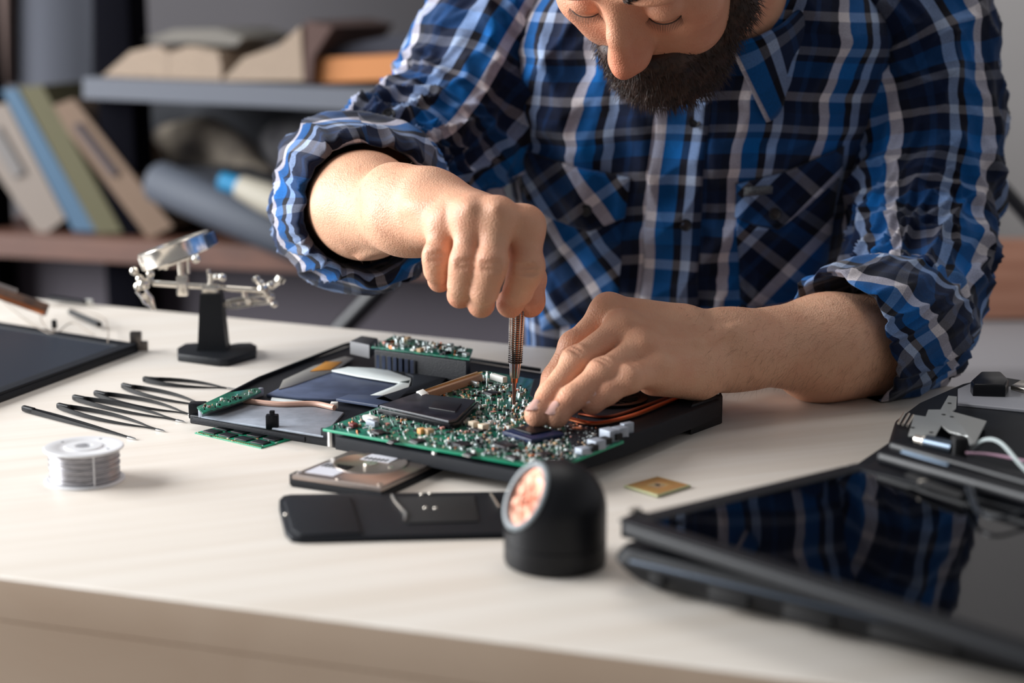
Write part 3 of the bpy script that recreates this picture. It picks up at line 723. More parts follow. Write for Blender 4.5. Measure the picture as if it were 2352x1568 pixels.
# ---------------------------------------------------------------- collar
def collar():
    C0 = np.array([.200, 1.655, .328]); tl = math.radians(42)
    ax = np.array([-math.sin(PSI)*math.sin(tl)*1.0, -math.cos(PSI)*math.sin(tl), math.cos(tl)])
    fx = EX; fy = np.cross(ax, fx)      # fy: towards the back
    nu, nv = 150, 26; V = []; UV = []
    th = np.linspace(math.radians(-90+9), math.radians(270-9), nu)   # opening at the front
    prof = [(0, .0), (.002, .018), (.004, .032), (.008, .038), (.013, .036), (.017, .024), (.021, .006), (.026, -.014)]
    pr = catmull([np.array([a, b, 0]) for a, b in prof], 4)
    for j, (dr, h, _) in enumerate(pr):
        fall = max(0, (j-len(pr)*.45)/(len(pr)*.55))
        tip = np.exp(-((np.abs(th-math.pi/2)-math.radians(171))/.42)**2)
        r = .073+dr+.008*fall*tip; hh = h-.030*fall*tip+.002*noise2(th*3, np.full(nu, h*30), 1.)
        tt = math.pi/2+(th-math.pi/2)*(1-.10*fall*tip)
        P = C0+ax*hh[:, None]+(r*np.cos(tt))[:, None]*fx*1.0+(r*np.sin(tt))[:, None]*fy*1.05
        V.append(P); UV.append(np.stack([th*.075+.03, np.full(nu, j*.003)], 1))
    nv = len(pr); V = np.concatenate(V); UV = np.concatenate(UV); Fs = []
    for i in range(nv-1):
        for k in range(nu-1): Fs.append((i*nu+k, i*nu+k+1, (i+1)*nu+k+1, (i+1)*nu+k))
    o = mesh_obj('collar', V, Fs, PLAID, shirt, True, 60, uv=UV)
    sm = o.modifiers.new('thick', 'SOLIDIFY'); sm.thickness = .0022; sm.offset = 0
    return o
collar()
# ================================================================== ROOM
def wood_mat(name, c1, c2, ang=0.0, scale=1.0, rough=.45, coat=.0, stretch=14, bump=.15):
    if name in MATS: return MATS[name]
    m, nt, b = new_mat(name); N = nt.nodes.new; L = nt.links.new
    tc = N('ShaderNodeTexCoord'); mp = N('ShaderNodeMapping'); mp.inputs['Rotation'].default_value = (0, 0, ang)
    mp2 = N('ShaderNodeMapping'); mp2.inputs['Scale'].default_value = (1.3*scale, stretch*scale, stretch*scale)
    L(tc.outputs['Object'], mp.inputs[0]); L(mp.outputs[0], mp2.inputs[0])
    n = N('ShaderNodeTexNoise'); n.inputs['Scale'].default_value = 3; n.inputs['Detail'].default_value = 8; n.inputs['Distortion'].default_value = .6; L(mp2.outputs[0], n.inputs['Vector'])
    mx = N('ShaderNodeMix'); mx.data_type = 'RGBA'; mx.inputs[6].default_value = lin(c1); mx.inputs[7].default_value = lin(c2)
    r = N('ShaderNodeMapRange'); r.inputs[1].default_value = .3; r.inputs[2].default_value = .72; L(n.outputs[0], r.inputs[0]); L(r.outputs[0], mx.inputs[0]); L(mx.outputs[2], b.inputs['Base Color'])
    b.inputs['Roughness'].default_value = rough; b.inputs['Coat Weight'].default_value = coat; b.inputs['Coat Roughness'].default_value = .25
    bp = N('ShaderNodeBump'); bp.inputs['Strength'].default_value = bump; bp.inputs['Distance'].default_value = .0006; L(n.outputs[0], bp.inputs['Height']); L(bp.outputs[0], b.inputs['Normal'])
    MATS[name] = m; return m
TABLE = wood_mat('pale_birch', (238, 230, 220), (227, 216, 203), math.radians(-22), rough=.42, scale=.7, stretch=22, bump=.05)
TABLE_SHADED = wood_mat('shaded_birch', (206, 182, 158), (197, 171, 146), math.radians(-22), rough=.55, scale=.7, stretch=6, bump=.05)  # same birch darkened, shade of the front and sides put into the colour
FLOOR_Z = -.75
N0, N1, F0, F1 = Z(0, 1325), Z(1900, 1568), Z(230, 700), Z(2200, 888)
def ext(a, b, x): t = (x-a[0])/(b[0]-a[0]); return a+(b-a)*t
XL, XR = -.95, .80
tb = [ext(N0, N1, XL), ext(N0, N1, XR), ext(F0, F1, XR), ext(F0, F1, XL)]
desk = thing('desk', (0, 1.2, FLOOR_Z), 'pale birch desk covered with taken apart laptops and tools', 'desk')
Bt = MB().prism([p[:2] for p in tb], -.028, 0, .0012)
Bt.m = [0 if (max(np.concatenate(Bt.v)[j][2] for j in f) > -.001 and min(np.concatenate(Bt.v)[j][2] for j in f) > -.0015) else 1 for f in Bt.f]; Bt.build('tabletop', [TABLE, TABLE_SHADED], desk)
nd = (tb[1]-tb[0])/np.linalg.norm(tb[1]-tb[0]); nn_ = np.array([-nd[1], nd[0], 0])
q = [tb[0]+nn_*.0001, tb[1]+nn_*.0001, tb[1]+nn_*.0186, tb[0]+nn_*.0186]
MB().prism([p[:2] for p in q], FLOOR_Z, -.0282).build('front_panel', TABLE_SHADED, desk)
for k in (0, 1):
    e = [tb[0], tb[1]][k]; f = [tb[3], tb[2]][k]; sgn = 1 if k == 0 else -1; dd = (f-e)/np.linalg.norm(f-e); sd = nd*sgn
    qq = [e+dd*.05+sd*.01, e+dd*.05+sd*.035, f-dd*.06+sd*.035, f-dd*.06+sd*.01]
    MB().prism([p[:2] for p in qq], FLOOR_Z, -.0282).build('side_panel', TABLE_SHADED, desk)
def structure(o): o['kind'] = 'structure'; return o
WALL = mat('grey_wall', (92, 89, 92), .9, bump=.1, bscale=60)
WALLR = mat('light_grey_wall', (190, 188, 190), .9, bump=.1, bscale=60)
FLOORM = wood_mat('grey_floor', (92, 84, 84), (70, 64, 66), .3, .4, .6)
structure(MB().box((0, 1.2, FLOOR_Z-.03), (7.2, 6.8, .06)).build('floor', FLOORM))
structure(MB().box((-.2, 4.45, .9), (6.6, .1, 3.3)).build('wall_back', WALL))
structure(MB().box((1.80, 3.66, .9), (2.4, .08, 3.3)).build('wall_brightened_right', mat('brightened_wall', (178, 174, 172), .9, bump=.1, bscale=60)))  # added wall piece, its paler colour carries the back wall's brighter right side
structure(MB().box((3.05, 1.2, .9), (.1, 6.6, 3.3)).build('wall_right', WALLR))
wl = MB()    # left wall with a window opening: y 0.6..3.0, z 0.1..2.2
wl.box((-3.05, -.85, .9), (.1, 2.5, 3.3)); wl.box((-3.05, 3.85, .9), (.1, 1.3, 3.3)); wl.box((-3.05, 1.8, -.45), (.1, 2.8, .6)); wl.box((-3.05, 1.8, 2.4), (.1, 2.8, .3))
structure(wl.build('wall_left', WALLR))
wf = MB()
for y in (.43, 1.8, 3.17): wf.box((-3.04, y, 1.05), (.07, .06, 2.34), bev=.004)
for z in (-.12, 1.05, 2.22): wf.box((-3.04, 1.8, z), (.07, 2.8, .06), bev=.004)
structure(wf.build('window_1', mat('white_frame', (225, 225, 225), .4)))
# ---------------- shelving behind
YW = math.radians(18); SX = np.array([math.cos(YW), -math.sin(YW), 0]); SY = np.array([math.sin(YW), math.cos(YW), 0])
SO = D(0, 560, 3.2)
def W(px, py, off=0.0):
    d = ray(px, py); o = np.array([0, 0, CAM_H]); P0 = SO+SY*off
    t = ((P0-o)@SY)/(d@SY); return o+d*t
MS = np.stack([SX, SY, np.array([0, 0, 1.0])], 1)
def wpoly(B, pts, off, depth, mi=0):
    """outline drawn on the shelf front plane, given real thickness into the shelf"""
    a = [W(x, y, off) for x, y in pts]; b = [p+SY*depth for p in a]; n = len(a)
    ar = sum((a[i]@SX)*a[(i+1) % n][2]-(a[(i+1) % n]@SX)*a[i][2] for i in range(n))
    Fs = [tuple(range(n)), tuple(range(2*n-1, n-1, -1))]+[((i+1) % n, i, n+i, n+(i+1) % n) for i in range(n)]
    if ar < 0: Fs = [f[::-1] for f in Fs]
    B.add(a+b, Fs, mi)
unit = thing('shelving_unit', tuple(W(500, 560)[:2])+(FLOOR_Z,), 'grey metal and brown wood shelving unit against the back wall', 'shelf')
SHG = mat('grey_shelf_metal', (98, 101, 109), .7, spec=.2); BLK = mat('black_post', (6, 6, 12), .9, spec=.05); BRW = wood_mat('brown_shelf', (98, 64, 50), (80, 52, 42), 0, 1, .5)
DGR = mat('dark_cabinet', (70, 64, 72), .7); SHB = mat('shelf_back', (84, 86, 92), .8)
B = MB(); wpoly(B, [(190, 178), (1500, 232), (1500, 285), (190, 226)], 0, .34); B.build('metal_shelf', SHG, unit)
B = MB(); wpoly(B, [(-120, 532), (1100, 590), (1100, 648), (-120, 582)], -.02, .42); B.build('wooden_shelf', BRW, unit)
for x, t in ((206, .03), (-135, .03)):
    B = MB(); a = W(x, 100, .02); b = W(x+82, 100, .02); wd = np.linalg.norm(b-a); c = (a+b)/2+SY*.05
    B.box((c[0], c[1], (FLOOR_Z+1.0)/2), (wd, .07, 1.0-FLOOR_Z), MS, .004); B.build('post', BLK, unit)
B = MB(); wpoly(B, [(-120, 582), (1500, 640), (1500, 1400), (-120, 1400)], .12, .25); B.build('lower_cabinet', DGR, unit)
B = MB(); wpoly(B, [(300, 226), (1500, 280), (1500, 600), (300, 560)], .36, .02); B.build('back_panel', SHB, unit)
# dark diagonal brace in front of the cabinet
B = MB(); B.tube([W(900, 635, -.30), W(790, 750, -.30), W(640, 905, -.30)], .016, 12)
tag(B.build('chair_leg', mat('black_metal', (14, 14, 20), .4)), 'black slanting metal leg behind the desk, below the rolled sleeve', 'chair leg')
PAGE = mat('book_pages', (156, 138, 120), .9, col2=(134, 118, 104), vscale=90, aniso=(1, 1, 12))
def book_lean(top, bot, cover, label, pages=True, off=.03, dep=.15, spine=None):
    # top / bottom edges given as px pairs
    t = thing('book', tuple(W((bot[0][0]+bot[1][0])/2, (bot[0][1]+bot[1][1])/2, off)), label, 'book', 'books leaning on the wooden shelf')
    B = MB(); wpoly(B, [top[0], top[1], bot[1], bot[0]], off, dep); B.build('cover', cover, t)
    ins = lambda a, b, f: (a[0]+(b[0]-a[0])*f, a[1]+(b[1]-a[1])*f)
    B = MB(); wpoly(B, [ins(top[0], top[1], .16), ins(top[0], top[1], .84), ins(bot[0], bot[1], .84), ins(bot[0], bot[1], .16)], off-.003, dep-.01)
    if pages: B.build('page_block', PAGE, t)
    if spine:
        B = MB(); a = ins(top[0], bot[0], .16); b = ins(top[1], bot[1], .16); c = ins(top[0], bot[0], .55); d = ins(top[1], bot[1], .55)
        wpoly(B, [ins(a, b, .3), ins(a, b, .6), ins(c, d, .6), ins(c, d, .3)], off-.006, .004); B.build('spine_label', spine, t)
    return t
book_lean([(-100, 262), (14, 236)], [(92, 546), (150, 502)], mat('cream_cover', (118, 108, 100), .8), 'thick cream book with a grey spine panel, leftmost of the leaning books', False, spine=mat('grey_panel', (104, 100, 98), .8))
book_lean([(2, 206), (38, 203)], [(168, 530), (220, 532)], mat('blue_cover', (50, 80, 104), .7), 'thin pale blue book between the cream book and the olive book', False, .03)
book_lean([(42, 200), (96, 196)], [(222, 536), (282, 534)], mat('olive_cover', (76, 72, 48), .8), 'olive green book leaning beside the thin blue book', False, .03)
book_lean([(112, 246), (168, 226)], [(340, 548), (398, 520)], mat('tan_cover', (104, 84, 68), .8), 'tan book with a dark spine strip, rightmost of the leaning books', False, spine=mat('dark_strip', (62, 52, 54), .8))
# boxes and odd things on the lower shelf
def lump(name, pts_r, m, label, cat, off=.12, group=None):
    lo = np.min([W(x, y, off)-r for x, y, r in pts_r], 0)-.02; hi = np.max([W(x, y, off)+r for x, y, r in pts_r], 0)+.02
    F = Field(lo, hi, .007)
    for x, y, r in pts_r: put_ell(F, F.v, W(x, y, off), (r, r*.8, r*.8), MS, .03)
    V, Q = surface_net(F); V = relax(V, Q, 2); return tag(mesh_obj(name, V, Q, m, None, True, 180), label, cat)
lump('cloth_bundle', [(400, 330, .050), (470, 318, .055), (530, 350, .050), (430, 410, .055), (520, 420, .055), (590, 420, .05), (470, 455, .06)], mat('cream_cloth', (190, 176, 158), .9, col2=(92, 86, 84), vscale=14), 'crumpled cream and brown cloth bundle below the grey metal shelf', 'cloth', .22)
lump('dark_bag', [(280, 330, .06), (290, 420, .065), (310, 470, .055), (270, 270, .05)], mat('charcoal_bag', (72, 72, 76), .9), 'dark grey bag standing between the leaning books and the cloth bundle', 'bag', .26)
lump('grey_bag', [(660, 330, .055), (720, 340, .06), (720, 420, .06), (690, 390, .05)], mat('grey_bag_cloth', (104, 102, 104), .9, col2=(70, 68, 72), vscale=20), 'grey lumpy bag beside the cloth bundle, close to the rolled sleeve', 'bag', .26)
t = thing('rolled_mat', tuple(W(520, 500, .0)), 'slate blue rolled mat lying slanted on the wooden shelf', 'roll')
B = MB(); a, b = W(360, 415, .02), W(700, 560, -.06); B.lathe([(.001, 0), (.034, .0), (.038, .006), (.038, np.linalg.norm(b-a)-.006), (.034, np.linalg.norm(b-a)), (.001, np.linalg.norm(b-a))], a, b-a, 32, close=True); B.build('roll', mat('slate_mat', (64, 69, 79), .7), t)
B = MB(); wpoly(B, [(330, 385), (520, 395), (700, 470), (700, 540), (380, 420)], .06, .10); B.build('loose_flap', mat('slate_flap', (46, 48, 56), .8), t)
t = thing('glue_tube', tuple(W(580, 450, -.05)), 'cream tube with a bright blue cap lying on the rolled mat', 'tube')
a, b, c = W(508, 415, -.075), W(552, 428, -.075), W(690, 490, -.09)
B = MB(); B.tube([a, b], .016, 16); B.build('cap', mat('cyan_cap', (20, 120, 165), .5), t)
B = MB(); B.tube([b, b*.6+c*.4, c], [.020, .026, .026], 16); B.build('tube_body', mat('cream_tube', (158, 152, 138), .6), t)
# open books and box on the metal shelf
def open_book(name, L, label, cover):
    t = thing(name, tuple(W(*L['base'], .1)), label, 'book', 'open books on the metal shelf')
    B = MB(); wpoly(B, L['cover'], .02, .28); B.build('cover', cover, t)
    for pg in L['pages']: B = MB(); wpoly(B, pg, .03, .26); B.build('page_block', PAGE, t)
open_book('open_book', dict(base=(370, 172), cover=[(222, 176), (512, 186), (512, 192), (222, 182)], pages=[[(238, 172), (300, 118), (362, 104), (385, 120), (385, 180), (238, 174)], [(386, 180), (386, 122), (430, 106), (500, 120), (508, 150), (508, 184)]]), 'wide open book lying flat at the left end of the metal shelf', mat('grey_cover', (90, 82, 78), .8))
open_book('open_book', dict(base=(600, 190), cover=[(700, 188), (702, 48), (764, 62), (720, 130), (714, 190)], pages=[[(512, 182), (560, 132), (640, 104), (690, 60), (697, 186), (512, 186)]]), 'open book with a raised brown cover, beside the orange box', mat('brown_cover', (74, 52, 46), .8))
for k, (pl, m_, lb_) in enumerate([([(330, 90), (400, 68), (500, 66), (560, 86), (540, 106), (430, 98), (360, 98)], mat('grey_paper', (108, 104, 98), .9), 'loose grey magazine lying on the wide open book')]):
    B = MB(); wpoly(B, pl, .06, .2); tag(B.build('magazine', m_), lb_, 'magazine')
B = MB(); wpoly(B, [(724, 134), (925, 124), (932, 182), (726, 190)], .04, .22); tag(B.build('storage_box', mat('orange_box', (180, 116, 64), .7)), 'orange box on the metal shelf beneath the dark folded case', 'box')
B = MB(); wpoly(B, [(740, 130), (790, 102), (900, 82), (1050, 78), (1120, 120), (1120, 190), (945, 190), (938, 120)], .06, .22); tag(B.build('folded_case', mat('navy_case', (34, 36, 48), .8)), 'dark navy folded case draped over the orange box', 'case')
# tall grey cabinet on the left, brown edge
B = MB(); wpoly(B, [(18, -700), (212, -700), (212, 205), (18, 195)], .25, .12); tag(B.build('grey_board', mat('board_grey', (84, 86, 94), .9, spec=.1)), 'tall grey board standing behind the leaning books', 'board')
B = MB(); wpoly(B, [(-160, -700), (14, -700), (14, 195), (-160, 190)], .22, .12); tag(B.build('brown_board', mat('board_brown', (84, 66, 60), .8)), 'brown board at the left edge beside the tall grey board', 'board')
# right background: wooden rail and grey bench, black stand
B = MB(); a = D(2180, 650, 2.9); B.box((a[0]+.45, 2.95, a[2]), (1.2, .05, .135), bev=.006); tag(B.build('wooden_backrest', wood_mat('orange_wood', (160, 116, 96), (138, 94, 74), 0, 1, .5)), 'brown wooden backrest board behind the left shoulder of the person', 'backrest')
B = MB(); a = D(2180, 745, 2.85); B.box((a[0]+.45, 2.85, a[2]-.22), (1.3, .5, .42), bev=.05); tag(B.build('bench_cushion', mat('grey_cushion', (134, 130, 132), .9)), 'grey cushion below the brown wooden backrest board', 'cushion')
B = MB(); B.tube([D(2200, 315, 2.4), D(2290, 418, 2.4), D(2380, 520, 2.4), D(2480, 640, 2.4)], .0105, 10); tag(B.build('lamp_arm', MATS['black_metal']), 'black slanting lamp arm behind the left shoulder of the person', 'lamp arm')
# ================================================================== LIGHT, CAMERA
def area(name, loc, target, sx, sy, power, col=(1, 1, 1)):
    l = bpy.data.lights.new(name, 'AREA'); l.shape = 'RECTANGLE'; l.size = sx; l.size_y = sy; l.energy = power; l.color = col
    o = bpy.data.objects.new(name, l); COL.objects.link(o); o.location = loc
    o.rotation_euler = (Vector(target)-Vector(loc)).to_track_quat('-Z', 'Y').to_euler(); return o
area('window_daylight', (-2.98, 1.8, 1.05), (0, 1.75, .5), 2.6, 2.2, 275, (.96, .98, 1.0))
area('overhead_fill', (.1, 1.9, 2.1), (.1, 1.6, 0), 1.4, .9, 12, (1, .97, .93))  # added overhead fill, not a lamp of the room
w = bpy.data.worlds.new('World'); SC.world = w; w.use_nodes = True
w.node_tree.nodes['Background'].inputs[0].default_value = (.93, .95, 1, 1); w.node_tree.nodes['Background'].inputs[1].default_value = .21
cam = bpy.data.cameras.new('camera'); co = bpy.data.objects.new('camera', cam); COL.objects.link(co); SC.camera = co
co.location = (0, 0, CAM_H); co.rotation_euler = (math.pi/2-PITCH, 0, 0)
cam.sensor_width = 36; cam.sensor_fit = 'HORIZONTAL'; cam.lens = F_PX/2352*36; cam.clip_start = .02
cam.dof.use_dof = True; cam.dof.focus_distance = 1.42; cam.dof.aperture_fstop = 3.3
SC.view_settings.view_transform = 'Standard'; SC.view_settings.look = 'None'; SC.view_settings.gamma = 1; SC.view_settings.use_curve_mapping = False
SC.view_settings.exposure = 0.0
# ================================================================== THINGS ON THE DESK
def poly(B, pts, z0, z1, bev=0.0, mi=0, zp=None):
    """photo outline of the face at height zp (default: the top) as a solid standing on the desk"""
    zp = z1 if zp is None else zp
    return B.prism([Z(x, y, zp)[:2] for x, y in pts], z0, z1, bev, mi)
BP = mat('black_plastic', (10, 13, 20), .48, spec=.28, bump=.25, bscale=900)
BPG = mat('glossy_black_plastic', (12, 13, 18), .30, spec=.25)
BPM = mat('matt_black_plastic', (13, 17, 25), .6, spec=.25, bump=.3, bscale=1400)
GAP = mat('deep_black', (6, 6, 9), .7)
SIL = mat('bare_aluminium', (168, 176, 188), .5, .25, var=.25, vscale=60, bump=.15, bscale=300)
ALU2 = mat('brushed_aluminium_dark', (92, 104, 132), .5, .25, var=.3, vscale=50)
CHROME = mat('nickel_plated_metal', (236, 228, 216), .22, .9)
SOLD = mat('solder_silver', (205, 205, 205), .25, 1.0)
GREEN = mat('green_circuit_board', (0, 118, 88), .32, col2=(8, 62, 56), vscale=260, coat=.2)
GREENE = mat('green_board_edge', (20, 150, 112), .4)
TAN = mat('tan_ceramic', (196, 164, 128), .5); WHT = mat('white_plastic', (232, 232, 226), .45); COP = mat('copper', (222, 132, 92), .28, 1.0); GOLD = mat('gold_contacts', (208, 170, 110), .3, 1.0)
CHIP = mat('black_chip', (26, 26, 32), .38, bump=.1, bscale=900)
GLINT = mat('component_silver', (206, 214, 214), .3, .7); PINKY = mat('component_pink', (214, 150, 138), .5); ORG = mat('orange_tape', (206, 140, 54), .35)
RIB = mat('white_ribbon_cable', (222, 230, 228), .35); DBL = mat('dark_blue_chip', (18, 34, 70), .35)
class Quad:
    def __init__(s, L, N, R_, K, z): s.c = [Z(*p, z) for p in (L, N, R_, K)]; s.z = z
    def __call__(s, a, b): L, N, R_, K = s.c; return (L*(1-a)+N*a)*(1-b)+(K*(1-a)+R_*a)*b
    def axes(s):
        e = s(1, .5)-s(0, .5); e /= np.linalg.norm(e); return np.stack([e, [-e[1], e[0], 0], [0, 0, 1.0]], 1)
# ---------------- the laptop being repaired
LT = thing('opened_laptop', tuple(Z(1000, 960, 0)), 'opened black laptop base with bare green motherboard, under both hands', 'laptop')
B = MB(); poly(B, [(437, 972), (700, 1017), (1215, 1101), (1300, 1092), (1658, 962), (1652, 925), (1240, 874), (1085, 848), (835, 801), (790, 815), (590, 892)], .0, .0075, .001, zp=0)
B.build('base_tray', BP, LT)
B = MB()    # rim walls
def wall(B, pts, z0, z1, th=.0022, zp=.0075, mi=0):
    P = [Z(x, y, zp) for x, y in pts]
    for a, b in zip(P[:-1], P[1:]):
        d = b-a; l = np.linalg.norm(d); d /= l; n = np.array([-d[1], d[0], 0]); c = (a+b)/2; M = np.stack([d, n, [0, 0, 1.0]], 1)
        B.box((c[0], c[1], (z0+z1)/2), (l+th*.6, th, z1-z0), M, .0004, mi)
wall(B, [(446, 964), (700, 1010)], .0060, .0100); wall(B, [(740, 1004), (960, 1040), (1212, 1078), (1290, 1070), (1652, 940)], .0072, .0150)
wall(B, [(446, 950), (596, 872), (790, 796), (836, 784), (1085, 829), (1240, 853)], .0072, .0105)
B.build('tray_rim', BPM, LT)
B = MB(); poly(B, [(1318, 1042), (1440, 1004), (1654, 918), (1640, 884), (1480, 868), (1225, 868), (1215, 905), (1290, 960)], .0076, .0225, .0016); B.build('fan_cover', BPM, LT)
B = MB(); poly(B, [(1588, 930), (1598, 904), (1652, 888), (1660, 906)], .0, .0245, .0015); hb = B.build('hinge_housing', BP, LT)
B = MB(); poly(B, [(1618, 909), (1620, 902), (1650, 894), (1652, 902)], .0246, .0258, .0002); B.build('hinge_screw_plate', CHROME, hb)
B = MB()
for x in (1580, 1594, 1608):
    c = Z(x, 945-(x-1580)*.40, .016); B.box(c, (.004, .002, .008), bev=.0004)
B.build('side_vent', GLINT, LT)
c = Z(1400, 915, .0235); B = MB(); B.lathe([(.001, 0), (.030, 0), (.031, .001), (.031, .0022), (.026, .0026), (.024, .0012), (.012, .0010), (.0115, .0034), (.001, .0036)], (c[0], c[1], .0226), (0, 0, 1), 48, close=True); fan = B.build('fan', BPG, LT)
B = MB()
for k in range(16):
    a = 2*math.pi*k/16; B.box((c[0]+.018*math.cos(a), c[1]+.018*math.sin(a), .0243), (.010, .0012, .0010), Matrix.Rotation(a+.5, 3, 'Z'))
B.build('fan_blades', GAP, fan)
B = MB(); hpth = catmull([Z(1310, 962, .0245), Z(1370, 972, .0245), (Z(1450, 955, .0245)), Z(1520, 928, .0245), Z(1590, 900, .0245)], 8); B.tube(hpth, .0030, 10, flat=.55, up=(0, 0, 1)); B.build('heat_pipe', COP, LT)
B = MB(); hp2 = catmull([Z(1330, 950, .0240), Z(1400, 956, .0240), Z(1500, 925, .0240), Z(1560, 902, .0240)], 8); B.tube(hp2, .0022, 8, flat=.55, up=(0, 0, 1)); B.build('heat_pipe', mat('dark_copper', (120, 62, 44), .35, 1.0), LT)
# aluminium shields in the left half
B = MB(); poly(B, [(462, 958), (560, 926), (612, 918), (700, 930), (790, 946), (742, 1000), (640, 984)], .0076, .0094, .0004); B.build('lower_shield_plate', SIL, LT)
B = MB(); poly(B, [(612, 905), (690, 866), (770, 842), (905, 868), (935, 880), (868, 912), (760, 916), (680, 912)], .0076, .0098, .0004); B.build('drive_bay_plate', ALU2, LT)
B = MB(); poly(B, [(640, 893), (668, 886), (770, 850), (812, 822), (792, 818), (720, 840), (650, 872)], .0099, .0106, .0002); B.build('foil_strip', mat('grey_foil', (186, 184, 178), .35, .6), LT)
B = MB(); poly(B, [(712, 852), (760, 848), (786, 830), (748, 830)], .0107, .0112, .0001); B.build('orange_tape', ORG, LT)
B = MB()
for pts in ([(762, 850), (800, 842), (882, 846), (944, 868), (940, 880), (905, 876), (820, 862)], [(944, 872), (938, 890), (862, 912), (842, 910), (905, 886), (920, 876)]): poly(B, pts, .0112, .0124, .0002)
B.build('flat_ribbon_cable', RIB, LT)
B = MB(); poly(B, [(624, 912), (715, 922), (716, 928), (622, 918)], .0100, .0112, .0002); B.build('flat_ribbon_cable', RIB, LT)
B = MB(); B.tube(catmull([Z(560, 920, .0115), Z(640, 928, .0115), Z(720, 927, .0115), Z(768, 936, .0115)], 6), .0024, 8); B.build('pink_cable', mat('pink_sleeve', (214, 172, 152), .5), LT)
B = MB(); B.box(Z(768, 930, .012), (.006, .006, .005), bev=.0006); B.build('cable_plug', WHT, LT)
B = MB(); poly(B, [(885, 836), (1030, 862), (1006, 890), (930, 905), (905, 925), (860, 915), (945, 885), (948, 862)], .0076, .0125, .0008); B.build('inner_frame', BPM, LT)
B = MB(); poly(B, [(772, 915), (868, 930), (905, 920), (880, 908), (800, 905)], .0100, .0125, .0005); B.build('dark_module', mat('blue_grey_cover', (66, 78, 104), .4), LT)
B = MB(); c = Z(626, 985, .0075)
B.box((c[0], c[1], .0135), (.010, .006, .012), bev=.001); B.box((c[0], c[1], .0195), (.004, .004, .006), bev=.0006); B.build('latch', BP, LT)
# little interface board on the left corner
B = MB(); poly(B, [(452, 934), (520, 902), (592, 890), (600, 898), (560, 918), (466, 948)], .0150, .0164, .0002); ib = B.build('interface_board', GREEN, LT)
B = MB(); wall(B, [(462, 958), (600, 908)], .0080, .0148, .004, zp=.0080); B.build('edge_connector', SIL, ib)
B = MB(); c = Z(455, 952, .006); B.box((c[0], c[1], .010), (.014, .010, .013), bev=.0012); B.build('corner_block', BP, LT)
def scatter(q, n, zt, dens=None, smax=.0035, seed=1, hmax=.0018, keep=None):
    rg = np.random.RandomState(seed); B = MB(); M0 = q.axes()
    for k in range(n):
        a, b = rg.rand(2)
        if keep is not None and not keep(a, b): continue
        p = q(a, b); sx = rg.uniform(.0007, smax*(1 if rg.rand() < .3 else .5)); sy = sx*rg.uniform(.4, .9); h = rg.uniform(.0004, hmax)
        if rg.rand() < .5: sx, sy = sy, sx
        B.box((p[0], p[1], zt+h/2), (sx, sy, h), M0, 0, int(rg.choice([0, 1, 2, 3, 4, 5], p=[.42, .33, .07, .11, .03, .04])))
    return B
SMD = [CHIP, GLINT, TAN, WHT, PINKY, COP]
qi = Quad((456, 936), (470, 946), (598, 897), (590, 892), .0164)
o = scatter(qi, 40, .0164, seed=4).build('surface_components', SMD, ib); o['kind'] = 'stuff'
# VGA / daughter card at the back
B = MB(); poly(B, [(852, 796), (1078, 824), (1086, 801), (905, 770)], .0300, .0316, .0002); dc = B.build('daughter_card', GREEN, LT)
B = MB(); poly(B, [(860, 802), (1070, 829), (1080, 808), (900, 780)], .0078, .0299, .0012, zp=.0299); B.build('socket_block', BP, dc)
B = MB(); poly(B, [(804, 782), (848, 792), (868, 776), (830, 770)], .0185, .0315, .001); B.build('video_port', mat('port_shell', (84, 84, 86), .5, .5), dc)
B = MB()
for x, y in ((815, 786), (836, 791)): c = Z(x, y+6, .026); B.lathe([(.0001, 0), (.0024, 0), (.0024, .003), (.0001, .003)], c-np.array([0, .001, 0]), (0, -1, 0), 8, close=True)
B.build('port_screw', CHROME, dc)
B = MB()
for k in range(7): c = Z(868+k*13, 822+k*2, .022); B.box((c[0], c[1]-.001, .019), (.003, .002, .012))
B.build('metal_pins', ALU2, dc)
qd = Quad((860, 795), (1075, 820), (1083, 803), (908, 772), .0316)
o = scatter(qd, 150, .0316, smax=.006, seed=9, hmax=.003).build('surface_components', SMD, dc); o['kind'] = 'stuff'
c = Z(1040, 846, .014); B = MB(); B.lathe([(.0001, 0), (.0030, 0), (.0030, .010), (.0042, .0105), (.0042, .012), (.0001, .012)], (c[0], c[1], .0076), (0, 0, 1), 6, close=True); B.build('brass_standoff', GOLD, LT)
B = MB(); c = Z(1020, 852, .014); B.box((c[0], c[1], .013), (.006, .006, .010), bev=.0006); B.build('silver_clip', SIL, LT)
# motherboard
ZB = .0215
B = MB(); poly(B, [(742, 984), (1200, 1066), (1262, 1070), (1320, 1056), (1432, 1012), (1300, 942), (1215, 908), (1235, 872), (1110, 850), (1020, 885), (880, 930)], ZB-.0016, ZB, .0003); mbd = B.build('motherboard', GREEN, LT)
B = MB(); wall(B, [(742, 984), (1200, 1066), (1262, 1070), (1320, 1056), (1432, 1012)], ZB-.0020, ZB+.0001, .0007, zp=ZB); B.build('board_edge', GREENE, mbd)
for x, y in ((760, 984), (1255, 1062), (1415, 1008), (1000, 1030), (1120, 870)):
    c = Z(x, y, ZB); MB().lathe([(.0001, 0), (.003, 0), (.003, ZB-.0095), (.0001, ZB-.0095)], (c[0], c[1], .0077), (0, 0, 1), 10, close=True).build('standoff', SOLD, mbd)
qm = Quad((742, 984), (1262, 1070), (1440, 1010), (1120, 851), ZB)
MA = qm.axes()
def inb(px, py): return qm.c
chips = []
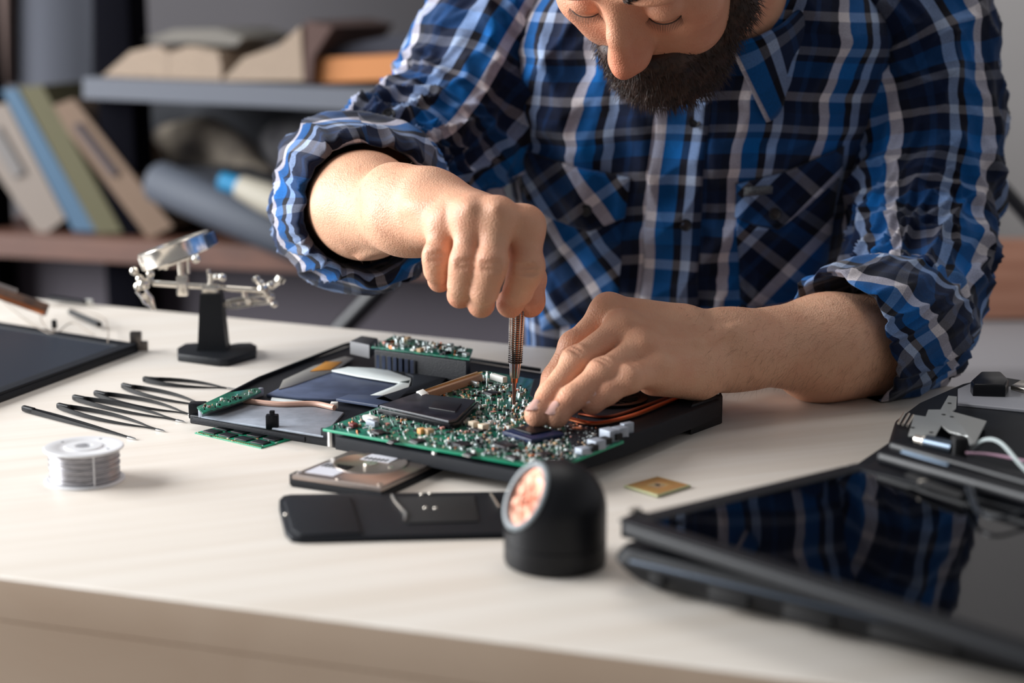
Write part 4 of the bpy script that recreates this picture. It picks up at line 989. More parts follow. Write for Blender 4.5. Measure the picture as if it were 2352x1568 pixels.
def chip(name, px, py, sx, sy, h, m, leg=True, z=ZB, mark=None):
    c = Z(px, py, z+h); B = MB(); B.box((c[0], c[1], z+h/2+.0002), (sx, sy, h), MA, .0003); o = B.build(name, m, mbd)
    if leg:
        n = max(3, int(sx/.0012)); L_ = MB()
        for k in range(n):
            for s in (-1, 1):
                off = MA@np.array([(-.5+(k+.5)/n)*sx*.94, s*(sy/2+.0006), 0]); L_.box((c[0]+off[0], c[1]+off[1], z+.0004), (.0005, .0016, .0006), MA)
        me = L_; me.v = [np.concatenate(me.v)]
        # the legs belong to the chip's own mesh
        o2 = L_.build('legs', SOLD, mbd); bpy.data.objects.remove(o2) if False else None
        o2.name = 'chip_legs'
    chips.append((c[0], c[1], max(sx, sy)/2)); return o
for args in [('chip', 870, 990, .012, .008, .0016, CHIP), ('chip', 1060, 1018, .014, .009, .0016, CHIP), ('chip', 960, 1010, .010, .008, .0014, CHIP), ('chip', 1160, 1020, .016, .012, .0018, CHIP),
             ('chip', 1250, 1040, .010, .008, .0014, CHIP), ('chip', 1130, 900, .012, .010, .0016, CHIP), ('chip', 1100, 985, .010, .007, .0014, CHIP), ('chip', 1340, 1028, .008, .007, .0014, CHIP),
             ('chip', 1180, 1048, .012, .007, .0014, CHIP), ('chip', 905, 1012, .007, .006, .0014, CHIP), ('chip', 1330, 985, .012, .010, .0016, CHIP), ('chip', 1080, 1042, .009, .006, .0014, CHIP)]:
    chip(*args)
chip('processor_socket', 1225, 992, .034, .032, .0034, DBL, leg=False); chip('processor_die', 1222, 984, .022, .020, .0012, BPG, leg=False, z=ZB+.0037)
chip('inductor', 985, 985, .006, .006, .004, TAN, leg=False); chip('inductor', 968, 984, .005, .005, .004, mat('orange_ceramic', (232, 168, 96), .5), leg=False)
chip('inductor', 1088, 968, .0065, .006, .0045, mat('pale_ceramic', (232, 214, 188), .5), leg=False); chip('inductor', 1110, 974, .006, .006, .0045, MATS['pale_ceramic'], leg=False)
chip('connector', 852, 956, .014, .006, .005, WHT, leg=False); chip('connector', 855, 965, .012, .004, .0045, SIL, leg=False)
chip('connector', 1145, 862, .018, .005, .005, WHT, leg=False); chip('connector', 1090, 876, .010, .003, .004, GLINT, leg=False)
chip('capacitor', 812, 972, .006, .005, .003, mat('dark_red_part', (110, 34, 34), .5), leg=False)
# mini card standing over the board, memory slot with golden contacts
B = MB(); poly(B, [(872, 930), (955, 902), (1092, 918), (1048, 962), (1030, 966)], .0262, .0282, .0004); mc = B.build('mini_card', mat('dark_card', (44, 46, 56), .35, col2=(28, 30, 38), vscale=90), mbd)
B = MB(); wall(B, [(870, 936), (1034, 972), (1052, 968), (1096, 922)], ZB, .0260, .002, zp=.0262); B.build('card_frame', BPG, mbd)
B = MB(); poly(B, [(1000, 918), (1060, 926), (1045, 945), (985, 935)], .0283, .0292, .0002); B.build('card_chip', CHIP, mbd)
B = MB(); poly(B, [(968, 896), (982, 902), (1108, 860), (1096, 852)], ZB, .0275, .0006); B.build('memory_slot', mat('slot_tan', (150, 120, 96), .5), mbd)
B = MB()
for k in range(44):
    t_ = k/43; c = Z(976+t_*126, 897-t_*41, .0275); B.box((c[0], c[1], .0279), (.0006, .0050, .0008), MA)
B.build('slot_contacts', GOLD, mbd)
B = MB(); poly(B, [(956, 898), (972, 892), (985, 902), (968, 908)], ZB, .0285, .0006); B.build('slot_latch', WHT, mbd)
# ports at the right corner
B = MB()
for x, y, w_, h_ in ((1400, 1000, .012, .009), (1424, 992, .009, .008), (1370, 1018, .010, .007), (1340, 1030, .008, .005), (1440, 985, .005, .009)):
    c = Z(x, y, ZB+.004); B.box((c[0], c[1], ZB+h_/2), (w_, .010, h_), MA, .0005)
B.build('metal_ports', SIL, mbd)
B = MB()
for x, y, w_ in ((1398, 1010, .008), (1368, 1026, .007), (1424, 1000, .006)):
    c = Z(x, y, ZB+.004); c = c-MA[:, 1]*.0030; B.box((c[0], c[1], ZB+.004), (w_, .006, .0045), MA)
B.build('port_openings', GAP, mbd)
def keep(a, b):
    p = qm(a, b)
    for cx_, cy_, r in chips:
        if abs(p[0]-cx_) < r*.8 and abs(p[1]-cy_) < r*.8: return False
    pxy = p
    return True
card = [Z(x, y, ZB)[:2] for x, y in [(872, 940), (955, 915), (1092, 930), (1040, 980)]]
def inside(p, P):
    c = False; j = len(P)-1
    for i in range(len(P)):
        if (P[i][1] > p[1]) != (P[j][1] > p[1]) and p[0] < (P[j][0]-P[i][0])*(p[1]-P[i][1])/(P[j][1]-P[i][1])+P[i][0]: c = not c
        j = i
    return c
bpoly = [Z(x, y, ZB)[:2] for x, y in [(752, 984), (1200, 1062), (1262, 1066), (1320, 1052), (1420, 1012), (1300, 946), (1205, 908), (1228, 874), (1112, 854), (1022, 889), (884, 933)]]
o = scatter(qm, 2100, ZB, seed=21, smax=.0040, hmax=.0020, keep=lambda a, b: keep(a, b) and inside(qm(a, b)[:2], bpoly) and not inside(qm(a, b)[:2], card)).build('surface_components', SMD, mbd, smooth=False); o['kind'] = 'stuff'
# connectors under the board on the near side
B = MB()
for x in (1118, 1134, 1150): c = Z(x, 1076, .011); B.box((c[0], c[1]-.003, .0105), (.0035, .004, .006), MA, .0004)
B.build('side_jacks', GLINT, LT)
B = MB(); poly(B, [(770, 1003), (1195, 1082), (1300, 1072), (1290, 1050), (900, 975)], .0077, .0175, .0006, zp=.0175); B.build('lower_frame', BPM, LT)
# ---------------- memory module
q = Quad((447, 993), (600, 1028), (668, 1008), (515, 976), .0010)
t = thing('memory_module', tuple(q(.5, .5)*np.array([1, 1, 0])), 'green laptop memory stick lying at the left front edge of the opened laptop', 'memory stick')
B = MB(); B.prism([p[:2] for p in q.c], 0, .0010, .0002); B.build('circuit_board', GREENE, t)
M1 = q.axes()
for i in range(4):
    for j in range(2): p = q(.14+i*.24, .30+j*.42); B = MB(); B.box((p[0], p[1], .0016), (.0135, .0095, .0012), M1, .0002); B.build('memory_chip', CHIP, t)
B = MB()
for k in range(30): p = q(.04+k*.0318, .06); B.box((p[0], p[1], .00115), (.0012, .0022, .0002), M1)
B.build('gold_contacts', GOLD, t)
o = scatter(q, 60, .0010, seed=6, smax=.002, hmax=.0006).build('surface_components', SMD, t, smooth=False); o['kind'] = 'stuff'
# ---------------- hard disk
q = Quad((668, 1088), (875, 1118), (1027, 1048), (824, 1024), .0095); M1 = q.axes()
t = thing('hard_disk', tuple(q(.5, .5)*np.array([1, 1, 0])), 'small silver hard disk with black edges lying before the opened laptop', 'hard disk')
sh = lambda f: [(q(.5, .5)+(p-q(.5, .5))*f)[:2] for p in q.c]
B = MB(); B.prism(sh(1.0), .0, .0052, .0006); B.build('black_frame', BP, t)
B = MB(); B.prism(sh(.985), .0053, .0092, .0007); B.build('casing', mat('hard_disk_steel', (186, 172, 164), .30, .9, var=.12, vscale=30), t)
c = q(.47, .55); B = MB(); rr = [(.0005, .0)]
B.lathe([(.001, .0004), (.0245, .0004), (.0255, .0010), (.027, .0010), (.028, 0), (.001, -.0005)], (c[0], c[1], .0092), (0, 0, 1), 56, close=True); B.build('embossed_ring', MATS['hard_disk_steel'], t)
B = MB(); B.lathe([(.001, .0), (.0055, .0), (.0055, .0006), (.001, .0006)], (c[0], c[1], .0096), (0, 0, 1), 24, close=True); B.build('spindle_cap', CHROME, t)
B = MB()
for a, b in ((.05, .06), (.95, .06), (.95, .94), (.05, .94), (.5, .05), (.72, .52)):
    p = q(a, b); B.lathe([(.0001, 0), (.0021, 0), (.0021, .0006), (.0001, .0006)], (p[0], p[1], .0092), (0, 0, 1), 6, close=True)
B.build('case_screws', CHROME, t)
B = MB()
def mark(a0, a1, b0, b1, z=.00965, h=.0002): B.prism([q(a, b)[:2] for a, b in ((a0, b0), (a1, b0), (a1, b1), (a0, b1))], z-.0003, z+h)
mark(.08, .40, .10, .42, .0094); mark(.30, .62, .62, .80, .0099)
B.build('white_reflections', mat('reflection_white', (240, 240, 248), .2), t)  # bright reflections on the casing, put in as white patches
B = MB()
for k in range(7): mark(.10+k*.042, .12+k*.042, .30, .40, .0097)
for k in range(6): mark(.33+k*.045, .35+k*.045, .63, .69, .0102)
B.build('reflection_bars', GAP, t)  # dark combs inside the painted reflections
B = MB(); p = q(.02, .5); B.box((q(.01, .08)[0], q(.01, .08)[1], .0045), (.008, .010, .008), M1, .0006); B.build('connector_block', GAP, t)
# ---------------- black cover strip
t = thing('cover_strip', tuple(Z(900, 1185, 0)), 'long black plastic laptop cover strip lying left of the round black lamp', 'cover')
B = MB(); poly(B, [(641, 1160), (641, 1146), (650, 1137), (668, 1134), (1205, 1127), (1196, 1222), (690, 1234), (668, 1231), (655, 1218)], 0, .0042, .0010); B.build('strip', BPM, t)
B = MB(); poly(B, [(652, 1150), (660, 1140), (806, 1138), (832, 1222), (688, 1226), (668, 1214)], .0042, .0060, .0012); B.build('raised_pad', BPM, t)
B = MB(); poly(B, [(905, 1140), (1090, 1137), (1100, 1196), (936, 1200), (918, 1170)], .0042, .0052, .0006); B.build('recess_frame', GAP, t)
B = MB(); B.tube([Z(900, 1137, .0055), Z(908, 1152, .0055), Z(922, 1168, .0055), Z(932, 1180, .0055), Z(930, 1196, .0055)], .0011, 8); B.tube([Z(1128, 1134, .0055), Z(1148, 1166, .0055)], .0011, 8); B.build('metal_spring', CHROME, t)
for x, y in ((657, 1182), (977, 1167), (1000, 1168), (968, 1136), (988, 1134)): MB().ball(Z(x, y, .0052), .0014, 8).build('silver_stud', CHROME, t)
# ---------------- round lamp head
C0 = Z(1275, 1292, 0); RL = .0318; zc = .0345; n_ = np.array([-.80, -.36, .48]); n_ /= np.linalg.norm(n_); cut = .0228
t = thing('round_lamp', (C0[0], C0[1], 0), 'round black lamp head with grey ring and faceted copper reflector', 'lamp')
B = MB(); pr = [(.001, 0), (RL-.003, 0), (RL-.0008, .0012), (RL, .0035), (RL, .0150), (RL-.0005, .0153), (RL-.0005, .0160), (RL, .0163), (RL, zc)]+[(max(.0002, RL*math.cos(a)), zc+RL*math.sin(a)) for a in np.linspace(.06, math.pi/2, 26)]
B.lathe(pr, C0, (0, 0, 1), 96, close=True); ob = B.build('housing', mat('satin_black', (9, 11, 17), .45, spec=.35), t, ang=30)
bm = bmesh.new(); bm.from_mesh(ob.data); pc = np.array([0, 0, zc])+n_*cut
g = bmesh.ops.bisect_plane(bm, geom=bm.verts[:]+bm.edges[:]+bm.faces[:], plane_co=pc, plane_no=n_, clear_outer=True); bm.to_mesh(ob.data); bm.free(); ob.data.update()
rc = math.sqrt(RL**2-cut**2); pcw = pc+C0
B = MB(); B.lathe([(rc+.0004, -.0008), (rc+.0006, .0006), (rc-.0006, .0016), (rc-.0030, .0014), (rc-.0034, .0002), (rc-.0034, -.006), (rc-.001, -.006), (rc+.0004, -.0008)], pcw, n_, 72, close=True); B.build('grey_ring', mat('grey_ring', (118, 126, 130), .45), t)
rg = np.random.RandomState(5); B = MB(); uu = np.cross(n_, [0, 0, 1]); uu /= np.linalg.norm(uu); ww = np.cross(n_, uu)
NR, NA = 9, 26; g_ = [[None]*NA for _ in range(NR)]; V = []
for i in range(NR):
    for k in range(NA):
        r = (rc-.0034)*(i+.0)/(NR-1); a = 2*math.pi*(k+.5*(i % 2))/NA
        dp = -.0040+.0030*(r/rc)**2+(rg.uniform(-1, 1)*.0013 if 0 < i < NR-1 else 0); V.append(pcw+(uu*math.cos(a)+ww*math.sin(a))*r+n_*dp)
Fs = []
for i in range(NR-1):
    for k in range(NA):
        l = (k+1) % NA; a, b, c, d = i*NA+k, i*NA+l, (i+1)*NA+l, (i+1)*NA+k
        Fs += [(a, d, c), (a, c, b)]
B.add(V, Fs); B.build('faceted_reflector', mat('copper_reflector', (226, 138, 108), .38, .35, col2=(238, 186, 162), vscale=220), t, smooth=False)
# ---------------- processor
q = Quad((1433, 1114), (1510, 1137), (1587, 1113), (1510, 1093), .0022); M1 = q.axes(); cc = q(.5, .5)
t = thing('processor', (cc[0], cc[1], 0), 'square greenish gold processor lying alone on the desk right of the round lamp', 'processor')
B = MB(); B.prism([p[:2] for p in q.c], 0.0006, .0020, .0002); B.build('carrier_board', mat('pale_green_carrier', (176, 178, 136), .4), t)
B = MB(); B.prism([(cc+(p-cc)*.90)[:2] for p in q.c], .0020, .0022); B.build('gold_field', mat('dull_gold', (172, 156, 118), .45, .3, col2=(184, 148, 120), vscale=90), t)
B = MB()
for i in range(22):
    for j in range(22):
        if 6 < i < 15 and 6 < j < 15: continue
        p = q(.06+i*.88/21, .06+j*.88/21); B.box((p[0], p[1], .0024), (.0005, .0005, .0005), M1)
o = B.build('contact_pins', GOLD, t, smooth=False); o['kind'] = 'stuff'
B = MB(); B.box((cc[0], cc[1], .0025), (.0026, .0022, .0006), M1); B.build('centre_part', CHIP, t)
B = MB()
for dx, dy in ((-1, -1), (1, -1), (1, 1), (-1, 1)): p = q(.5+dx*.4, .5+dy*.4); B.ball((p[0], p[1], .0006), .0006, 4)
B.build('feet', CHIP, t)
# ---------------- solder spool
C1 = Z(196, 1102, 0); RS = .0285
t = thing('solder_spool', (C1[0], C1[1], 0), 'white spool of silver solder wire standing on the desk at the left', 'spool')
WHS = mat('white_spool', (238, 238, 240), .35, spec=.5)
for nm, z0 in (('top_flange', .0238), ('bottom_flange', .0)):
    B = MB(); B.lathe([(.0065, 0), (RS-.0006, 0), (RS, .0006), (RS, .0012), (RS-.0006, .0018), (.019, .0018), (.0180, .0012), (.0140, .0012), (.0130, .0020), (.0065, .0020), (.0065, 0)], (C1[0], C1[1], z0), (0, 0, 1), 72, close=True); o = B.build(nm, WHS, t)
    if nm == 'top_flange':
        B = MB()
        for a in (2.6, -.4, 1.2): B.lathe([(.0001, 0), (.0012, 0), (.0012, .0002), (.0001, .0002)], (C1[0]+.021*math.cos(a), C1[1]+.021*math.sin(a), z0+.0018), (0, 0, 1), 10, close=True)
        B.build('flange_holes', mat('grey_hole', (120, 120, 124), .6), o)
B = MB(); B.lathe([(.0065, .0019), (.0120, .0019), (.0120, .0238), (.0065, .0238), (.0065, .0019)], C1, (0, 0, 1), 40, close=True); B.build('core', WHS, t)
B = MB(); nt_ = 15
pr = []
for k in range(nt_):
    z0 = .0020+k*.0217/nt_; h = .0217/nt_; rr = .0243+.0005*math.sin(k*2.1)-(.0004 if k in (4, 9) else 0)
    for a in np.linspace(-1.3, 1.3, 6): pr.append((rr+.5*h*math.cos(a), z0+h*.5+.5*h*math.sin(a)*.98))
B.lathe([(.0121, .0020)]+pr+[(.0121, .0237)], C1, (0, 0, 1), 90, close=True); B.build('wire_coil', mat('solder_wire', (196, 194, 198), .34, .85, var=.3, vscale=120, aniso=(1, 1, 6)), t)
B = MB(); a = math.radians(-62); B.tube([C1+np.array([.0262*math.cos(a), .0262*math.sin(a), .002]), C1+np.array([.0262*math.cos(a), .0262*math.sin(a), .0238])], .0006, 6); B.build('plastic_rib', WHS, t)
# ---------------- tweezers
TWB = mat('tweezer_coating', (8, 11, 15), .45, spec=.3)
tw = [((56, 938), (306, 1001), .0010, 'bent', 'black tweezers nearest the solder spool, closed, front of the row'), ((136, 932), (372, 983), .0052, '', 'black tweezers second from the solder spool, with a shiny hooked tip'),
      ((172, 913), (418, 962), .0046, '', 'black tweezers third from the solder spool'), ((221, 903), (446, 948), .0062, '', 'black wide open tweezers fourth from the solder spool'),
      ((284, 886), (482, 930), .0058, '', 'black tweezers fifth from the solder spool, tips touching the green interface board'), ((333, 871), (536, 888), .0060, '', 'black tweezers farthest back in the row, nearest the black stand')]
for i, (a, b, gap, kd, lb) in enumerate(tw):
    A_, B2 = Z(*a, .003), Z(*b, .003); d = B2-A_; L_ = np.linalg.norm(d); d /= L_; n = np.array([-d[1], d[0], 0])
    t = thing('tweezers', ((A_+B2)[0]/2, (A_+B2)[1]/2, 0), lb, 'tweezers', 'row of black tweezers')
    for s in (-1, 1):
        st = np.linspace(0, 1, 14); wv = gap*np.sin(np.clip(st*1.15, 0, 1)*math.pi)**.8*1.5; P = [A_+d*L_*q_+n*s*(w_+.0009) for q_, w_ in zip(st, wv)]
        hgt = .0022*(1-st**1.6)+.0006; thk = .0014*(1-st*.6); V = []; Fs = []
        for k, p in enumerate(P):
            for e1, e2 in ((-1, -1), (1, -1), (1, 1), (-1, 1)): V.append(np.array([p[0], p[1], 0])+n*e1*thk[k]*.5+np.array([0, 0, .0003+(.0 if e2 < 0 else hgt[k]*1.6)+(.0005 if e2 < 0 else 0)]))
        for k in range(13):
            for j in range(4): l = (j+1) % 4; Fs.append((4*k+j, 4*k+l, 4*k+4+l, 4*k+4+j))
        Fs += [(3, 2, 1, 0), (52, 53, 54, 55)]
        B = MB(); B.add(V, Fs); arm = B.build('arm', TWB, t, ang=40)
        e = P[-1]; f = P[-1]+d*.004-n*s*.0009
        B = MB(); B.tube([np.array([e[0], e[1], .0012])-d*.006, np.array([e[0], e[1], .0011]), np.array([f[0], f[1], .0008])], [.0008, .0006, .0003], 6); B.build('steel_tip', SOLD, arm)
    B = MB(); c = A_+d*.006; B.box((c[0], c[1], .0032), (.016, .0046, .0052), np.stack([d, n, [0, 0, 1.0]], 1), .0016); B.build('joined_end', TWB, t)
# ---------------- helping-hand stand
YH = 1.70
t = thing('helping_hand_stand', tuple(Z(500, 800, 0)), 'black footed soldering stand with a shiny magnifier and alligator clips', 'stand')
IRON = mat('cast_iron', (11, 14, 20), .5, spec=.3, bump=.3, bscale=500)
B = MB(); poly(B, [(407, 798), (424, 788), (462, 786), (500, 795), (545, 787), (578, 786), (590, 792), (588, 806), (524, 824), (500, 824), (408, 812)], .0, .0075, .0015, zp=.0075); B.build('foot', IRON, t)
cb = Z(491, 800, .0075); M1 = np.eye(3)
B = MB(); V = []
hz = [(0.0070, .0150, .012), (.012, .0135, .011), (.045, .0112, .010), (.062, .0098, .009)]
for z, wx, wy in hz:
    for sx, sy in ((-1, -1), (1, -1), (1, 1), (-1, 1)): V.append((cb[0]+sx*wx, cb[1]+sy*wy, z))
Fs = [(4*i+j, 4*i+(j+1) % 4, 4*i+4+(j+1) % 4, 4*i+4+j) for i in range(3) for j in range(4)]+[(3, 2, 1, 0), (12, 13, 14, 15)]
B.add(V, Fs); B.build('column', IRON, t, ang=25)
YH = cb[1]
H = lambda x, y, dy=0.0: D(x, y, YH+dy)
def rod(name, pts, r, m=CHROME, parent=t, seg=12):
    B = MB(); B.tube(pts, r, seg); return B.build(name, m, parent)
rod('cross_rod', [H(352, 650), H(612, 668)], .0030)
rod('end_post', [H(482, 705), H(485, 628)], .0026)
B = MB(); B.box(H(484, 664), (.016, .012, .011), bev=.002); B.build('centre_clamp', CHROME, t)
B = MB(); B.box(H(420, 655), (.011, .012, .020), bev=.002); B.box(H(420, 640), (.008, .009, .008), bev=.001); mc_ = B.build('magnifier_clamp', CHROME, t)
B = MB(); B.tube([H(478, 618), H(482, 654)], .0018, 8); B.ball(H(497, 636), .0035, 8); B.tube([H(484, 640), H(512, 637)], .0022, 8); B.ball(H(510, 637), .0042, 8); B.build('wing_screw', CHROME, t)
rod('magnifier_arm', [H(418, 640), H(414, 600)], .0035); rod('magnifier_arm', [H(432, 596), H(433, 628)], .0018)
# magnifier: ring seen nearly edge-on, tilted
ax = np.array([-.33, .03, .94]); ax /= np.linalg.norm(ax); ctr = H(404, 575); R_ = .0345; u = np.cross([0, 1, 0], ax); u /= np.linalg.norm(u); w = np.cross(ax, u)
B = MB(); B.lathe([(R_-.003, -.0080), (R_, -.0085), (R_+.0012, -.0075), (R_+.0006, -.004), (R_+.0006, .004), (R_+.0012, .0075), (R_, .0085), (R_-.003, .0080), (R_-.0030, -.0080)], ctr, ax, 60, close=True); mg = B.build('magnifier_ring', CHROME, t)
B = MB(); B.lathe([(.0002, -.0040), (R_*.5, -.0030), (R_-.0031, -.0008), (R_-.0031, .0008), (R_*.5, .0030), (.0002, .0040)], ctr, ax, 40, close=True)
B.build('lens', mat('lens_glass', (225, 235, 245), .02, trans=1.0), mg)
B = MB(); B.box(H(400, 600), (.034, .006, .006), np.stack([u, w, ax], 1), .001); B.ball(H(380, 613), .003, 8); B.ball(H(450, 594), .0045, 8); B.build('ring_holder', CHROME, mg)
B = MB(); B.box(H(478, 551, -.002), (.014, .016, .012), np.stack([u, w, ax], 1), .001); B.build('blue_grip', mat('blue_sticker', (54, 84, 128), .3), mg)
# left clip: ball joints and an alligator clip pointing down
B = MB()
for x, y, r in ((308, 622, .0042), (330, 652, .0060), (345, 628, .0042), (322, 640, .0042), (318, 657, .0045)): B.ball(H(x, y), r, 8)
B.tube([H(345, 655), H(318, 645)], .0030, 8); B.tube([H(340, 605), H(346, 650)], .0032, 8); B.tube([H(308, 622), H(330, 655)], .0022, 8)
B.build('ball_joint', CHROME, t)
B = MB(); B.tube([H(325, 590), H(336, 618)], .0042, 10); B.build('thumb_screw', CHROME, t)
def clip(a, b, w=.0055, side=np.array([0, -1.0, 0])):
    a = np.array(a); b = np.array(b); d = b-a; L_ = np.linalg.norm(d); d /= L_; up = np.cross(side, d); up /= np.linalg.norm(up); B = MB()
    for s in (-1, 1):
        B.tube([a+up*s*.0045, a+d*L_*.3+up*s*.0035, a+d*L_*.55+up*s*.0042, a+d*L_*.8+up*s*.0022, b+up*s*.0006], [.0026, .0030, .0030, .0022, .0014], 8, flat=.6, up=up)
        for k in range(7): q_ = a+d*L_*(.62+.05*k)+up*s*(.0014); B.box(q_, (.0010, .0035, .0016), np.stack([d, side, up], 1))
    B.tube([a+d*L_*.35-side*.003, a+d*L_*.35+side*.003], .0030, 10); B.ball(a+d*L_*.5, .0024, 6)
    return B.build('alligator_clip', CHROME, t)
clip(H(322, 662), H(356, 712)); clip(H(625, 684), H(470, 706))
rod('clip_link', [H(560, 670), H(566, 686)], .0028)
B = MB()
for x, y, r in ((606, 664, .0065), (622, 655, .0045), (600, 650, .0035), (590, 640, .0035), (622, 680, .004), (630, 698, .0035), (612, 674, .005)): B.ball(H(x, y), r, 8)
B.tube([H(590, 640), H(606, 664)], .0030, 8); B.tube([H(620, 660), H(644, 640)], [.0030, .0042], 8); B.tube([H(606, 668), H(628, 700)], .0026, 8); B.tube([H(628, 696), H(570, 690), H(480, 704)], .0016, 8)
B.build('ball_joint', CHROME, t)
B = MB(); B.tube([H(640, 646), H(646, 636)], .0050, 10); B.tube([H(590, 644), H(586, 636)], .0040, 10); B.build('wing_screw', CHROME, t)
# ---------------- left display panel
A_ = Z(316, 790, .0085); B1 = Z(-150, 717, .0085); C_ = Z(-250, 992, .0085); E_ = B1+C_-A_
t = thing('display_panel', ((A_+E_)[0]/2, (A_+E_)[1]/2, 0), 'dark laptop display panel lying flat at the left edge of the desk', 'screen')
ins = lambda fa, fb: (A_+(B1-A_)*fa+(C_-A_)*fb)[:2]
B = MB(); B.prism([A_[:2], B1[:2], E_[:2], C_[:2]], 0, .0070, .0012); B.build('back_shell', BP, t)
def ring4(f): return [ins(f, f), ins(1-f, f), ins(1-f, 1-f), ins(f, 1-f)]
B = MB()
for a, b in (((0, 0), (1, 0)), ((1, 0), (1, 1)), ((1, 1), (0, 1)), ((0, 1), (0, 0))):
    f = .045; c = [a, b, tuple(f+(1-2*f)*k for k in b), tuple(f+(1-2*f)*k for k in a)]; B.prism([ins(*k) for k in c], .0070, .0092, .0004)
B.build('bezel', BPM, t)
B = MB(); B.prism([ins(*k) for k in ((.045, .045), (.955, .045), (.955, .955), (.045, .955))], .0070, .0078); B.build('screen', mat('matt_screen', (44, 50, 60), .32), t)
B = MB(); c = Z(312, 775, .014); B.box((c[0], c[1], .012), (.011, .008, .016), bev=.0012); B.box((c[0]+.006, c[1]-.002, .006), (.012, .003, .010), bev=.0006); B.build('hinge', mat('hinge_steel', (110, 104, 100), .35, 1.0), t)
B = MB(); c = Z(125, 752, .010); B.box((c[0], c[1], .0135), (.0050, .004, .009), bev=.0008); B.build('post', GAP, t)
# loose inverter strip with its wires behind the panel
t2 = thing('inverter_strip', tuple(Z(60, 690, 0)), 'narrow brown and copper display strip with thin wires behind the dark panel', 'circuit strip')
pa, pb = D(-90, 632, 1.80), D(112, 704, 1.80); dv = (pb-pa)/np.linalg.norm(pb-pa); sv = np.array([0, 1.0, 0]); uv3 = np.cross(sv, dv); uv3 = uv3 if uv3[2] > 0 else -uv3; Mv = np.stack([dv, sv, uv3], 1); Lv = np.linalg.norm(pb-pa)
B = MB(); B.box((pa+pb)/2-uv3*.004, (Lv, .006, .013), Mv, .0008); B.build('strip', mat('brown_film', (150, 116, 98), .3, .4, col2=(96, 84, 80), vscale=70), t2)
B = MB(); B.box((pa+pb)/2-uv3*.007-sv*.0034, (Lv*.96, .0012, .004), Mv, .0004); B.build('copper_band', mat('orange_copper', (226, 140, 92), .3, .8), t2)
B = MB(); B.tube([pa+uv3*.0035, pa+dv*Lv*.62+uv3*.0035], .0030, 10); B.build('grey_tube', mat('grey_tube', (150, 140, 136), .3, .5), t2)
WIRE = mat('thin_wire', (150, 138, 126), .4)
def wire(name, pts, r=.0007, m=WIRE, parent=None, n=10):
    B = MB(); B.tube(catmull(pts, n), r, 6); return B.build(name, m, parent)
for pts in ([(-20, 668), (40, 720), (110, 765), (128, 752)], [(98, 704), (95, 735), (125, 765), (165, 742), (215, 768)], [(100, 700), (150, 706), (200, 716), (238, 730), (248, 755), (248, 788)]):
    wire('wire', [Z(x, y, .0092 if k else .0098) for k, (x, y) in enumerate(pts)], parent=t2)
B = MB(); B.tube([Z(162, 716, .006), Z(228, 745, .006)], .0032, 10); B.build('black_sleeve', GAP, t2)
B = MB(); B.tube([Z(118, 684, .006), Z(195, 694, .006)], [.0050, .0040], 10, flat=.7, up=(0, 0, 1)); B.build('dark_connector', BPG, t2)
B = MB(); B.box(Z(203, 694, .005)+np.array([0, 0, .0]), (.009, .006, .006), bev=.0008); B.build('white_plug', WHT, t2)
# ---------------- big laptop, lower right
PB = Z(1412, 1350, 0); PE = Z(2600, 1640, 0); PK = Z(2080, 1120, 0)
t = thing('dismantled_laptop', tuple((PE+PK)/2*np.array([1, 1, 0])), 'large black laptop in pieces, glossy screen up, at the lower right', 'laptop')
ea = (PE-PB); eb = (PK-PB); la = np.linalg.norm(ea); lb_ = np.linalg.norm(eb); ua = ea/la; ub = eb/lb_
def P2(s, r): return (PB+ua*s+ub*r)[:2]
def rounded(s0, s1, r0, r1, rad, n=6):
    out = []
    for (cs, cr, a0) in ((s0+rad, r0+rad, math.pi), (s1-rad, r0+rad, 1.5*math.pi), (s1-rad, r1-rad, 0), (s0+rad, r1-rad, .5*math.pi)):
        for k in range(n+1): a = a0+k*math.pi/2/n; out.append((cs+rad*math.cos(a), cr+rad*math.sin(a)))
    return out
B = MB()
lv = [(.010, .0015, .016), (.004, .006, .016), (-.001, .0125, .014), (-.003, .0175, .012), (-.0025, .0215, .012), (.0, .0258, .012), (.004, .0275, .012)]
V = []; Fs = []
for inset, z, rad in lv:
    for s, r in rounded(inset, la-inset, inset, lb_-inset, rad): V.append((*P2(s, r), z))
m_ = len(V)//len(lv)
for i in range(len(lv)-1):
    for k in range(m_): l = (k+1) % m_; Fs.append((i*m_+k, i*m_+l, (i+1)*m_+l, (i+1)*m_+k))
Fs += [tuple(range(m_))[::-1], tuple((len(lv)-1)*m_+k for k in range(m_))]
if np.cross(ua, ub)[2] < 0: Fs = [f[::-1] for f in Fs]
B.add(V, Fs); base = B.build('keyboard_base', mat('satin_black_shell', (10, 13, 19), .5, spec=.26), t, ang=28)
Ml = np.stack([ua, np.cross([0, 0, 1], ua), [0, 0, 1.0]], 1)
for s, w_, z, h_ in ((.030, .010, .0120, .010), (.078, .026, .0120, .011), (.128, .030, .0120, .011), (.19, .05, .0120, .008)):
    p = PB+ua*s-np.cross([0, 0, 1], ua)*(.0004); MB().box((p[0], p[1], z), (w_, .004, h_), Ml, .0010).build('port_recess', GAP, base)
B = MB(); p = PB+ua*(la*.5)-np.cross([0, 0, 1], ua)*.0030; B.box((p[0], p[1], .0200), (la*.92, .0016, .0018), Ml, .0004); B.build('groove_highlight', mat('groove_highlight_grey', (70, 82, 98), .3, .3), base)  # groove line along the base, coloured paler for its highlight
B = MB()
for s, r in ((.03, .03), (la-.03, .03), (la-.03, lb_-.03), (.03, lb_-.03)): x, y = P2(s, r); B.lathe([(.0001, 0), (.006, 0), (.006, .0016), (.0001, .0016)], (x, y, 0), (0, 0, 1), 16, close=True)
B.build('rubber_feet', GAP, base)
